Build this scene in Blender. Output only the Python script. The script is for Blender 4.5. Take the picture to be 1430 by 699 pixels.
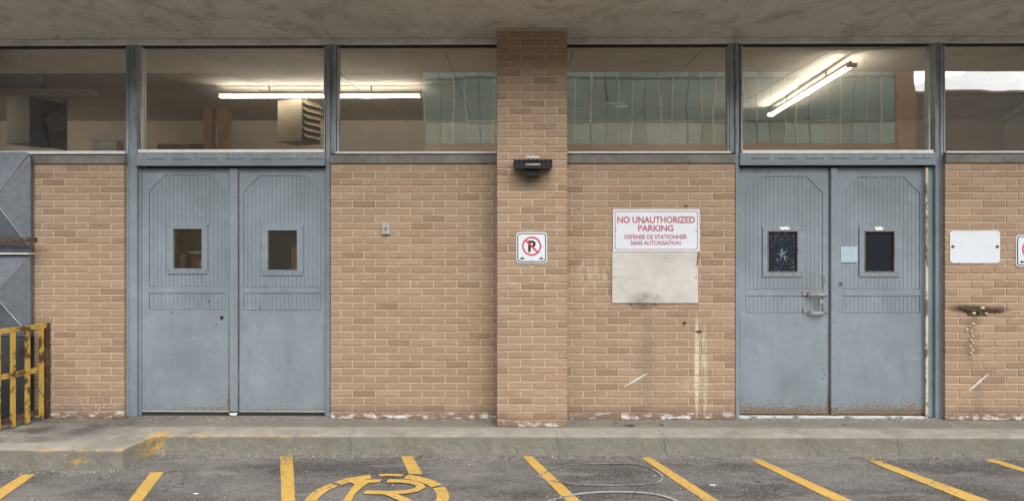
import bpy, math, random
from mathutils import Vector, noise
random.seed(7)
for o in list(bpy.data.objects): bpy.data.objects.remove(o)
S = bpy.context.scene
COL = S.collection
rad = math.radians

# ------------------------------------------------------------ camera, sky, sun, exposure
F = 958.0                    # focal length in photo pixels (photo is 1430 x 699)
CAM = (0.0, -6.0, 1.59)
YAW = rad(0.55)
HOR = 331.0
cam = bpy.data.cameras.new('camera'); co = bpy.data.objects.new('camera', cam); COL.objects.link(co)
co.location = CAM; co.rotation_euler = (rad(90), 0, YAW)
cam.sensor_width = 36.0; cam.lens = 36.0 * F / 1430.0
cam.shift_y = -(349.5 - HOR) / 1430.0
cam.clip_end = 2000; cam.clip_start = 0.05
S.camera = co

SUN_EL, SUN_AZ = 50.0, 20.0   # azimuth of the sun measured from -Y (behind the camera) towards +X
W = bpy.data.worlds.new('World'); S.world = W; W.use_nodes = True
nt = W.node_tree; nt.nodes.clear()
sky = nt.nodes.new('ShaderNodeTexSky'); sky.sky_type = 'NISHITA'; sky.sun_disc = False
sky.sun_elevation = rad(SUN_EL); sky.sun_rotation = rad(180 - SUN_AZ)
sky.dust_density = 4.0; sky.ozone_density = 1.0; sky.air_density = 1.0
hs = nt.nodes.new('ShaderNodeHueSaturation'); hs.inputs['Saturation'].default_value = 0.22
bg = nt.nodes.new('ShaderNodeBackground'); bg.inputs['Strength'].default_value = 0.15
ow = nt.nodes.new('ShaderNodeOutputWorld')
nt.links.new(sky.outputs[0], hs.inputs['Color']); nt.links.new(hs.outputs[0], bg.inputs[0]); nt.links.new(bg.outputs[0], ow.inputs[0])
sl = bpy.data.lights.new('sun', 'SUN'); sl.energy = 1.5; sl.angle = rad(80); sl.color = (1.0, 0.96, 0.9)
so = bpy.data.objects.new('sun', sl); COL.objects.link(so)
so.rotation_euler = (rad(90 - SUN_EL), 0, rad(SUN_AZ))
so.location = (3, -12, 15)
S.view_settings.view_transform = 'Standard'; S.view_settings.look = 'None'
S.view_settings.gamma = 1.0; S.view_settings.use_curve_mapping = False
S.view_settings.exposure = 0.8
S.render.engine = 'CYCLES'
S.cycles.max_bounces = 10; S.cycles.transparent_max_bounces = 12

# ------------------------------------------------------------ where a photo pixel lies on a plane of the place
_c, _s = math.cos(YAW), math.sin(YAW)
def wx(px, Y=0.0):
    u = (px - 715.0) / F
    t = (Y - CAM[1]) / (_c + u * _s)
    return CAM[0] + t * (-_s + u * _c)
def wz(py, px=715, Y=0.0):
    u = (px - 715.0) / F
    t = (Y - CAM[1]) / (_c + u * _s)
    return CAM[2] + t * (HOR - py) / F
def wg(px, py, Z):           # on the level plane Z
    t = (CAM[2] - Z) * F / (py - HOR)
    u = (px - 715.0) / F
    return (CAM[0] + t * (-_s + u * _c), CAM[1] + t * (_c + u * _s))
def inframe(x, y, z, m=6):
    dx, dy = x - CAM[0], y - CAM[1]
    t = -_s * dx + _c * dy
    if t < 0.3: return False
    px = 715 + F * (_c * dx + _s * dy) / t; py = HOR - F * (z - CAM[2]) / t
    return -m < px < 1430 + m and -m < py < 699 + m

# ------------------------------------------------------------ node helpers
class NT:
    def __init__(s, tree): s.t = tree; s.n = tree.nodes; s.l = tree.links
    def node(s, typ, ins=None, **kw):
        n = s.n.new(typ)
        for k, v in kw.items(): setattr(n, k, v)
        for k, v in (ins or {}).items(): s.put(n.inputs[k], v)
        return n
    def put(s, sock, v):
        if isinstance(v, bpy.types.NodeSocket): s.l.new(v, sock)
        elif isinstance(v, bpy.types.Node): s.l.new(v.outputs[0], sock)
        else:
            if hasattr(sock, 'default_value'):
                if isinstance(v, (tuple, list)) and len(v) == 3 and sock.type == 'RGBA': v = (*v, 1)
                sock.default_value = v
    def math(s, op, a, b=0.0, c=0.0, clamp=False):
        n = s.node('ShaderNodeMath', {0: a, 1: b, 2: c}, operation=op, use_clamp=clamp); return n.outputs[0]
    def mix(s, f, a, b, bt='MIX'):
        n = s.node('ShaderNodeMix', data_type='RGBA', blend_type=bt)
        s.put(n.inputs[0], f); s.put(n.inputs[6], a); s.put(n.inputs[7], b); return n.outputs[2]
    def pos(s):
        if not hasattr(s, '_p'): s._p = s.node('ShaderNodeNewGeometry').outputs['Position']
        return s._p
    def xyz(s):
        if not hasattr(s, '_x'): s._x = s.node('ShaderNodeSeparateXYZ', {0: s.pos()})
        return s._x.outputs
    def vec(s, scale=(1, 1, 1), loc=(0, 0, 0), src=None):
        return s.node('ShaderNodeMapping', {'Vector': src if src is not None else s.pos(), 'Scale': scale, 'Location': loc}).outputs[0]
    def noise(s, scale=5, detail=4, rough=.55, v=None, dist=0):
        return s.node('ShaderNodeTexNoise', {'Vector': v if v is not None else s.pos(), 'Scale': scale, 'Detail': detail, 'Roughness': rough, 'Distortion': dist}).outputs[0]
    def step(s, x, lo, hi, a=0.0, b=1.0):
        n = s.node('ShaderNodeMapRange', {0: x, 1: lo, 2: hi, 3: a, 4: b}); n.clamp = True; return n.outputs[0]
def mat(name):
    m = bpy.data.materials.new(name); m.use_nodes = True
    m.node_tree.nodes.clear(); g = NT(m.node_tree)
    g.out = g.node('ShaderNodeOutputMaterial'); g.m = m
    return g
def surf(g, color, rough=.6, metal=0., bump=None, bstr=.3, bdist=.002, spec=.5, emit=None, estr=0):
    p = g.node('ShaderNodeBsdfPrincipled', {'Base Color': color, 'Roughness': rough, 'Metallic': metal, 'Specular IOR Level': spec})
    if emit is not None: g.put(p.inputs['Emission Color'], emit); g.put(p.inputs['Emission Strength'], estr)
    if bump is not None:
        b = g.node('ShaderNodeBump', {'Height': bump, 'Strength': bstr, 'Distance': bdist}); g.put(p.inputs['Normal'], b.outputs[0])
    g.put(g.out.inputs[0], p.outputs[0]); return g.m
def stain(g, color, cx, cz, rx, rz, col, amt, ns=(20, 20, 20), lo=.4, hi=.6, soft=.5):  # tone patch, used for real stains and for painted shade
    x, y, z = g.xyz()[0], g.xyz()[1], g.xyz()[2]
    dx = g.math('DIVIDE', g.math('SUBTRACT', x, cx), rx); dz = g.math('DIVIDE', g.math('SUBTRACT', z, cz), rz)
    d = g.math('ADD', g.math('MULTIPLY', dx, dx), g.math('MULTIPLY', dz, dz))
    m = g.step(d, 1 - soft, 1.0, 1.0, 0.0)
    n = g.step(g.noise(1, 4, .65, g.vec(ns)), lo, hi)
    return g.mix(g.math('MULTIPLY', g.math('MULTIPLY', m, n), amt), color, col)

def wall_stains_and_shade(g, c):
    z = g.xyz()[2]; x = g.xyz()[0]
    # salt bloom along the lowest course
    low = g.step(g.math('ADD', z, g.math('MULTIPLY', g.noise(1, 3, .6, g.vec((3, 3, 3))), .09)), .07, .115, 1, 0)
    n = g.step(g.noise(1, 5, .65, g.vec((9, 9, 22))), .5, .6)
    damp = g.step(g.math('ADD', z, g.math('MULTIPLY', g.noise(1, 4, .6, g.vec((5, 5, 5))), .12)), .1, .2, .55, 0)
    c = g.mix(damp, c, (.13, .085, .06))
    c = g.mix(g.math('MULTIPLY', low, n), c, (.66, .63, .62))
    # soot streaks beneath the blank board, chalky drips beside it, scuffs, lamp shade painted on the pillar
    c = stain(g, c, wx(898), wz(424), .16, .05, (.07, .06, .055), .85, (9, 9, 9), .3, .6, .8)
    c = stain(g, c, wx(903), wz(505), .1, .55, (.12, .1, .09), .4, (4, 4, 4), .35, .65, .9)
    c = stain(g, c, wx(825), wz(385), .17, .18, (.6, .55, .47), .5, (60, 60, 5), .5, .6, .5)
    c = stain(g, c, wx(855), wz(390), .05, .2, (.1, .08, .07), .4, (20, 20, 5), .4, .6, .5)
    c = stain(g, c, wx(973), wz(510), .022, .5, (.66, .58, .44), .75, (30, 30, 9), .3, .5, .4)
    c = stain(g, c, wx(984), wz(515), .03, .46, (.62, .55, .42), .6, (60, 60, 9), .4, .55, .5)
    c = stain(g, c, wx(968), wz(535), .13, .1, (.5, .44, .36), .5, (25, 25, 25), .4, .6, .7)
    c = stain(g, c, wx(1352), wz(430), .2, .045, (.03, .02, .02), .95, (8, 8, 8), .1, .5, .9)
    c = stain(g, c, wx(1385), wz(431), .2, .035, (.05, .03, .03), .8, (8, 8, 8), .2, .5, .9)
    c = stain(g, c, wx(1357), wz(470), .08, .3, (.14, .1, .08), .45, (14, 14, 8), .35, .6, .8)
    c = stain(g, c, wx(1366), wz(560), .05, .25, (.15, .1, .08), .4, (14, 14, 8), .35, .6, .8)
    c = stain(g, c, wx(120), wz(567), .35, .06, (.62, .55, .5), .6, (30, 30, 60), .55, .62, .5)
    c = stain(g, c, wx(70), wz(560), .35, .4, (.2, .14, .11), .45, (3, 3, 3), .3, .6, .9)
    c = stain(g, c, wx(575), wz(395), .12, .035, (.6, .53, .45), .6, (30, 30, 60), .55, .6, .5)
    c = stain(g, c, wx(742, -.25), wz(258, 742, -.25), .2, .06, (.13, .1, .08), .5, (9, 9, 9), .2, .6, .9)  # soft shade beneath the flood lamp, painted into the pillar colour
    c = stain(g, c, wx(742, -.25), wz(395, 742, -.25), .25, .02, (.6, .53, .45), .5, (30, 30, 60), .55, .62, .5)
    return c

def m_brick():
    g = mat('brick_clay')
    r = g.node('ShaderNodeObjectInfo').outputs['Random']
    off = g.node('ShaderNodeCombineXYZ', {0: g.math('MULTIPLY', r, 37), 1: g.math('MULTIPLY', r, 91), 2: g.math('MULTIPLY', r, 53)}).outputs[0]
    v = g.node('ShaderNodeVectorMath', {0: g.pos(), 1: off}, operation='ADD').outputs[0]
    ramp = g.node('ShaderNodeValToRGB', {0: r}); e = ramp.color_ramp.elements
    stops = [(0, (0.268, 0.179, 0.114)), (0.09, (0.297, 0.202, 0.127)), (0.14, (0.344, 0.238, 0.153)), (0.5, (0.371, 0.261, 0.169)), (0.85, (0.399, 0.284, 0.187)), (1, (0.417, 0.303, 0.206))]
    e[0].position = 0; e[0].color = (*stops[0][1], 1); e[1].position = 1; e[1].color = (*stops[-1][1], 1)
    for p, cc in stops[1:-1]: k = e.new(p); k.color = (*cc, 1)
    streak = g.noise(1, 5, .7, g.vec((7, 7, 110), src=v))
    blot = g.noise(1, 4, .6, g.vec((16, 16, 24), src=v))
    c = g.mix(g.step(streak, .3, .72, 0, .55), ramp.outputs[0], (.27, .18, .125))
    c = g.mix(g.step(blot, .55, .8, 0, .5), c, (.5, .385, .285))
    pits = g.step(g.noise(1, 3, .7, g.vec((260, 260, 300), src=v)), .3, .42, .6, 0)
    c = g.mix(pits, c, (.16, .1, .07))
    big = g.noise(1, 3, .5, g.vec((.9, .9, .9)))
    c = g.mix(g.step(big, .35, .65, .22, 0), c, (.24, .17, .125))
    # mortar smeared over the faces
    sm = g.step(g.noise(1, 4, .6, g.vec((5, 5, 40))), .6, .72, 0, .45)
    c = g.mix(sm, c, (.52, .44, .35))
    c = wall_stains_and_shade(g, c)
    h = g.math('ADD', g.math('MULTIPLY', streak, .5), g.noise(1, 4, .7, g.vec((180, 180, 220), src=v)))
    return surf(g, c, .88, bump=h, bstr=.6, bdist=.0022, spec=.25)
def m_mortar():
    g = mat('mortar')
    c = g.mix(g.noise(6, 4), (.45, .375, .285), (.61, .525, .415))
    c = g.mix(g.step(g.noise(60, 3, .7), .35, .5, .35, 0), c, (.3, .26, .21))
    c = wall_stains_and_shade(g, c)
    return surf(g, c, .95, bump=g.noise(220, 3, .7), bstr=.6, bdist=.003, spec=.2)
def m_paint(name='blue_grey_paint', base=(.203, .244, .275), rusty=1.0, grime=.45):
    g = mat(name)
    n1 = g.noise(1.6, 5, .6); n2 = g.noise(1, 5, .65, g.vec((9, 9, 2.2)))
    z = g.xyz()[2]
    c = g.mix(g.step(n1, .3, .7), tuple(b * .84 for b in base), tuple(b * 1.14 for b in base))
    c = g.mix(g.step(n2, .5, .75, 0, grime), c, (.15, .165, .18))
    c = g.mix(g.step(g.noise(1, 4, .6, g.vec((6, 6, 9), (3, 1, 2))), .56, .75, 0, .3), c, (.34, .39, .42))
    c = g.mix(g.step(g.noise(1, 6, .75, g.vec((30, 30, 5), (2, 8, 1))), .6, .7, 0, .35), c, (.36, .41, .44))
    if rusty < 1:
        hi = g.step(z, 2.25, 2.35)
        c = g.mix(g.math('MULTIPLY', hi, g.step(g.noise(1, 5, .7, g.vec((40, 40, 4))), .42, .62, 0, .7)), c, (.4, .43, .46))
        c = g.mix(g.math('MULTIPLY', hi, g.step(g.noise(1, 5, .7, g.vec((60, 60, 9), (7, 0, 0))), .58, .64, 0, .7)), c, (.13, .1, .08))
    # chips and rust, denser towards the foot of the steel
    right = g.step(g.xyz()[0], 0, .1, .8, 1.25)
    low = g.math('MULTIPLY', g.step(z, .03, .32, .2 * rusty, 0), right)
    lw2 = g.math('MULTIPLY', g.step(z, .02, .1, .09 * rusty, 0), right)
    f = g.math('ADD', g.noise(1, 6, .8, g.vec((60, 60, 64))), g.math('ADD', low, lw2))
    if rusty >= 1:
        for xe, am in ((wx(320.5, .1), .3), (wx(1156.5, .1), .2)):
            ed = g.step(g.math('ABSOLUTE', g.math('SUBTRACT', g.xyz()[0], xe)), 0, .022, am, 0)
            f = g.math('ADD', f, g.math('MULTIPLY', ed, g.step(g.math('ADD', z, g.math('MULTIPLY', g.noise(7), 1.0)), 1.2, 1.9, 1, 0)))
    f = g.math('ADD', f, g.math('MULTIPLY', g.math('SUBTRACT', g.noise(1.7, 2), .5), .22))
    rc = g.mix(g.noise(50, 4), (.07, .045, .03), (.24, .17, .105))
    c = g.mix(g.step(f, .7, .745), c, rc)
    c = g.mix(g.step(g.math('ADD', g.noise(1, 3, .6, g.vec((70, 70, 75), (5, 5, 5))), g.math('MULTIPLY', n1, .15)), .83, .85), c, (.6, .62, .63))
    c = g.mix(g.math('MULTIPLY', g.step(g.noise(1, 6, .8, g.vec((14, 14, 20), (6, 6, 6))), .58, .68), g.step(g.noise(1.3, 3), .42, .62, .1, .5)), c, (.12, .135, .15))
    c = g.mix(g.step(g.noise(1, 4, .8, g.vec((90, 90, 100), (1, 7, 2))), .68, .74, 0, .6), c, (.08, .075, .07))
    h = g.math('ADD', g.math('SUBTRACT', g.noise(90, 3, .6), g.math('MULTIPLY', g.step(f, .68, .72), .6)), g.math('MULTIPLY', g.noise(3.5, 3, .5), 4))
    return surf(g, c, g.step(n1, .3, .7, .5, .68), bump=h, bstr=.5, bdist=.0014, spec=.45)
def m_simple(name, col, rough=.6, metal=0., var=.15, ns=12, bs=.2, spec=.5):
    g = mat(name); n = g.noise(ns, 5, .6)
    c = g.mix(g.step(n, .3, .7), tuple(b * (1 - var) for b in col), tuple(min(1, b * (1 + var)) for b in col))
    return surf(g, c, rough, metal, bump=g.noise(ns * 8, 3), bstr=bs, bdist=.001, spec=spec)
def m_concrete(name, a, b, dirt, ns=3.0, pit=1.0, kind=''):
    g = mat(name)
    n = g.noise(ns, 6, .65, dist=.4); c = g.mix(g.step(n, .32, .68), a, b)
    c = g.mix(g.step(g.noise(ns * .5, 5, .7, g.vec(loc=(7, 3, 1))), .48, .68, 0, .7), c, dirt)
    c = g.mix(g.step(g.noise(140, 3, .7), .34, .44, .5 * pit, 0), c, tuple(d * .5 for d in dirt))
    c = g.mix(g.step(g.noise(110, 2, .6, g.vec(loc=(2, 2, 2))), .62, .68, 0, .5 * pit), c, (.5, .47, .42))
    if kind == 'curb':
        z = g.xyz()[2]; x = g.xyz()[0]; y = g.xyz()[1]
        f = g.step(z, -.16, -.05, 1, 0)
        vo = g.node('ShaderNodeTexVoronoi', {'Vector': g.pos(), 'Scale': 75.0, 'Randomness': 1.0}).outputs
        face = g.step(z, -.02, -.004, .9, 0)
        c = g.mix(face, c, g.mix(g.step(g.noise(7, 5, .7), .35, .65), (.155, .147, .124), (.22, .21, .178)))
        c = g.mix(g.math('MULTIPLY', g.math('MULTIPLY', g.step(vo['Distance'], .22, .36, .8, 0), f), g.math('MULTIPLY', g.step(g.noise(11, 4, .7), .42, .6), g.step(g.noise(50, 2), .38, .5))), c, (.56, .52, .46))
        # remnants of yellow paint
        yn = g.step(g.noise(1, 6, .75, g.vec((13, 13, 22))), .52, .57)
        mx = g.math('MULTIPLY', g.step(x, -3.75, -3.6), g.step(x, -1.75, -1.5, 1, 0))
        cor = g.math('MULTIPLY', g.step(g.math('ABSOLUTE', g.math('ADD', x, 2.91)), .03, .08, 1, 0), g.step(y, -.8, -.5))
        thin = g.math('MULTIPLY', mx, g.step(g.math('ABSOLUTE', g.math('ADD', z, .012)), .003, .012, .8, 0))
        patch = g.math('MULTIPLY', mx, g.step(g.noise(1, 2, .5, g.vec((2.2, 2.2, 6))), .52, .6))
        a_ = g.math('MAXIMUM', g.math('MULTIPLY', thin, g.step(g.noise(1, 5, .7, g.vec((12, 12, 12))), .47, .56)), g.math('MULTIPLY', yn, g.math('MULTIPLY', patch, g.step(z, -.13, -.1))))
        a_ = g.math('MAXIMUM', a_, g.math('MULTIPLY', cor, g.math('MULTIPLY', g.step(g.noise(1, 6, .7, g.vec((15, 15, 15))), .42, .5), g.step(z, -.15, -.12))))
        a_ = g.math('MULTIPLY', a_, g.step(z, .0015, .0035, 1, 0))
        c = g.mix(g.math('MULTIPLY', a_, .72), c, (.62, .37, .05))
    if kind == 'walk':
        y = g.xyz()[1]; x = g.xyz()[0]
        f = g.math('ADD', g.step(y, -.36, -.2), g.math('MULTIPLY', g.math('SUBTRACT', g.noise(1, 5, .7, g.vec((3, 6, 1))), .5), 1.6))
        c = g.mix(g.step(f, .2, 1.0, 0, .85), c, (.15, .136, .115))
        c = g.mix(g.math('MULTIPLY', g.step(g.math('ADD', x, g.math('MULTIPLY', y, -.6)), -3.4, -2.7, 1, 0), g.step(g.noise(1, 6, .7, g.vec((2.2, 3.2, 1), (3, 0, 0))), .36, .58)), c, (.085, .074, .065))
        c = g.mix(g.math('MULTIPLY', g.step(y, -.1, -.02), g.step(g.noise(1, 5, .7, g.vec((18, 30, 1))), .55, .62)), c, (.38, .36, .33))
    c = g.mix(g.step(g.noise(1, 6, .8, g.vec((38, 38, 38), (4, 9, 2))), .6, .68, 0, .6), c, tuple(d * .45 for d in dirt))
    c = g.mix(g.step(g.noise(1, 6, .8, g.vec((7, 7, 11), (1, 9, 7))), .5, .7, 0, .5), c, dirt)
    h = g.math('ADD', g.noise(ns * 6, 5, .65), g.math('MULTIPLY', g.noise(160, 3, .7), .6))
    return surf(g, c, .93, bump=h, bstr=.9, bdist=.007, spec=.25)
def m_soffit():
    g = mat('soffit_concrete')
    n = g.noise(1.1, 6, .65, g.vec((2, 1, 1)), dist=.8); c = g.mix(g.step(n, .34, .66), (.5, .48, .435), (.6, .58, .535))
    c = g.mix(g.step(g.noise(2.6, 6, .7, g.vec((1.6, 1, 1), (4, 2, 0)), dist=.7), .5, .66, 0, .6), c, (.26, .24, .2))
    c = g.mix(g.step(g.noise(1.2, 6, .7, g.vec((2.4, 1.2, 1), (14, 5, 0)), dist=1.0), .54, .66, 0, .6), c, (.5, .47, .41))
    c = g.mix(g.step(g.noise(60, 4, .75), .3, .42, .4, 0), c, (.13, .11, .09))
    h = g.math('ADD', g.noise(1, 6, .7, g.vec((7, 3, 3)), dist=.6), g.math('MULTIPLY', g.noise(22, 5, .7), .35))
    return surf(g, c, .95, bump=h, bstr=.7, bdist=.018, spec=.2)
ASPH = ((.118, .11, .104), (.19, .179, .169))
def asphalt_color(g):
    n = g.noise(2.2, 6, .7); c = g.mix(g.step(n, .35, .65), *ASPH)
    c = g.mix(g.step(g.noise(1, 5, .65, g.vec((.7, 1.8, 1), (3, 3, 0))), .46, .6, 0, .8), c, (.045, .041, .038))
    c = g.mix(g.step(g.noise(1, 4, .7, g.vec((1.6, 5, 1), (9, 1, 0))), .56, .68, 0, .4), c, (.3, .285, .265))
    vo = g.node('ShaderNodeTexVoronoi', {'Vector': g.pos(), 'Scale': 120.0}).outputs
    c = g.mix(g.math('MULTIPLY', g.step(vo['Distance'], .2, .34, 1, 0), g.step(g.noise(90, 2), .5, .6, 0, .85)), c, (.4, .38, .35))
    c = g.mix(g.step(g.noise(170, 3, .75), .36, .48, .75, 0), c, (.025, .023, .022))
    c = g.mix(g.step(g.noise(1, 3, .8, g.vec((75, 75, 75), (1, 5, 0))), .5, .68, 0, .5), c, (.36, .34, .31))
    c = g.mix(g.step(g.noise(1, 3, .8, g.vec((60, 60, 60), (8, 5, 0))), .54, .68, 0, .45), c, (.04, .036, .034))
    ck = g.node('ShaderNodeTexVoronoi', {'Vector': g.node('ShaderNodeVectorMath', {0: g.pos(), 1: g.node('ShaderNodeTexNoise', {'Vector': g.pos(), 'Scale': 5.0, 'Detail': 5.0}).outputs[1]}, operation='ADD').outputs[0], 'Scale': .8}, feature='DISTANCE_TO_EDGE').outputs[0]
    ckm = g.math('MULTIPLY', g.step(ck, .002, .005, .8, 0), g.step(g.noise(.9, 2, .5, g.vec(loc=(4, 4, 4))), .56, .62))
    c = g.mix(ckm, c, (.015, .014, .013))
    return c, g.math('SUBTRACT', g.math('ADD', g.noise(170, 4, .75), g.math('MULTIPLY', g.step(vo['Distance'], .1, .5, 1, 0), .5)), g.math('MULTIPLY', ckm, 2))
def m_asphalt():
    g = mat('asphalt'); c, h = asphalt_color(g)
    # tyre-dark and pale sandy strip at the foot of the kerb
    y = g.xyz()[1]; x = g.xyz()[0]
    near = g.math('MULTIPLY', g.step(g.math('ADD', y, g.math('MULTIPLY', g.noise(4, 4), .2)), -.62, -.45), g.step(g.noise(18, 5, .75), .42, .6, 0, .65))
    c = g.mix(near, c, (.27, .25, .22))
    return surf(g, c, .92, bump=h, bstr=.8, bdist=.006, spec=.25)
def m_roadpaint(name, col, wear):
    g = mat(name); c, h = asphalt_color(g)
    n = g.math('ADD', g.noise(1, 6, .8, g.vec((45, 45, 45))), g.math('MULTIPLY', g.math('SUBTRACT', g.noise(4, 3), .5), .4))
    near = g.step(g.xyz()[1], -.75, -.5, 0, .1)
    if wear < .5: n = g.math('ADD', n, g.math('MULTIPLY', g.math('SUBTRACT', g.noise(1, 3, .6, g.vec((2.5, 5, 1))), .5), .7))
    n = g.math('ADD', n, near)
    p = g.mix(g.step(g.noise(8, 4), .35, .65), tuple(k * .85 for k in col), col)
    p = g.mix(g.step(g.noise(170, 3, .75), .33, .45, .5, 0), p, tuple(k * .4 for k in col))
    return surf(g, g.mix(g.step(n, wear, wear + .06), p, c), .8, bump=h, bstr=.5, bdist=.004, spec=.3)
def m_glass(name, refl, tint, wavy=.0012, spots=True):
    g = mat(name)
    b = g.node('ShaderNodeBump', {'Height': g.noise(1, 2, .4, g.vec((2.8, 2.8, 1.3))), 'Strength': 1.0, 'Distance': wavy})
    gl = g.node('ShaderNodeBsdfGlossy', {'Color': (1, 1, 1, 1), 'Roughness': .0, 'Normal': b.outputs[0]})
    tr = g.node('ShaderNodeBsdfTransparent', {'Color': (*tint, 1)})
    df = g.node('ShaderNodeBsdfDiffuse', {'Color': (.5, .47, .42, 1)})
    fr = g.node('ShaderNodeFresnel', {'IOR': 1.5}).outputs[0]
    f = g.math('MULTIPLY', fr, refl / .04, clamp=True)
    m1 = g.node('ShaderNodeMixShader', {0: f, 1: tr.outputs[0], 2: gl.outputs[0]})
    dust = g.step(g.noise(1, 6, .7, g.vec((5, 5, 3))), .4, .8, .012, .05)
    m2 = g.node('ShaderNodeMixShader', {0: dust, 1: m1.outputs[0], 2: df.outputs[0]})
    g.put(g.out.inputs[0], m2.outputs[0]); return g.m
def m_emit(name, col, st):
    g = mat(name); e = g.node('ShaderNodeEmission', {'Color': (*col, 1), 'Strength': st}); g.put(g.out.inputs[0], e.outputs[0]); return g.m
def m_rustpaint(name, paint, rust=(.07, .03, .015), lo=.5, hi=.56, rough=.6):
    g = mat(name); f = g.noise(1, 6, .72, g.vec((11, 11, 7)))
    c = g.mix(g.noise(30, 4), tuple(k * .8 for k in paint), paint)
    r = g.mix(g.noise(40, 4), rust, tuple(k * 3 for k in rust))
    c = g.mix(g.step(f, lo, hi), c, r)
    return surf(g, c, g.step(f, lo, hi, rough * .8, .9), bump=g.math('SUBTRACT', g.noise(70, 4), g.step(f, lo, hi)), bstr=.4, bdist=.002)
def m_galv():
    g = mat('galvanised_steel')
    vo = g.node('ShaderNodeTexVoronoi', {'Vector': g.pos(), 'Scale': 38.0}).outputs['Color']
    k = g.node('ShaderNodeSeparateXYZ', {0: vo}).outputs[0]
    n = g.noise(2.2, 5, .65)
    c = g.mix(k, (.15, .172, .195), (.2, .222, .245)); c = g.mix(g.step(n, .42, .7, 0, .55), c, (.1, .115, .135))
    c = g.mix(g.step(g.noise(1, 5, .7, g.vec((18, 18, 3))), .6, .75, 0, .35), c, (.36, .38, .4))
    return surf(g, c, g.step(n, .3, .7, .4, .6), metal=.5, bump=g.noise(3.5, 3), bstr=.35, bdist=.02)
def m_film():
    g = mat('dark_scratched_film')
    n = g.noise(1, 3, .5, g.vec((150, 150, 150)))
    a = g.noise(1, 3, .6, g.vec((90, 1, 26), (0, 0, 0))); 
    sc = g.math('MULTIPLY', g.step(g.noise(1, 2, .5, g.vec((60, 1, 130))), .66, .7), g.step(g.noise(14, 2), .45, .55))
    c = g.mix(g.math('MULTIPLY', sc, .6), (.009, .016, .027), (.28, .3, .32))
    return surf(g, c, .3, bump=n, bstr=.1, spec=.5)
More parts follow.
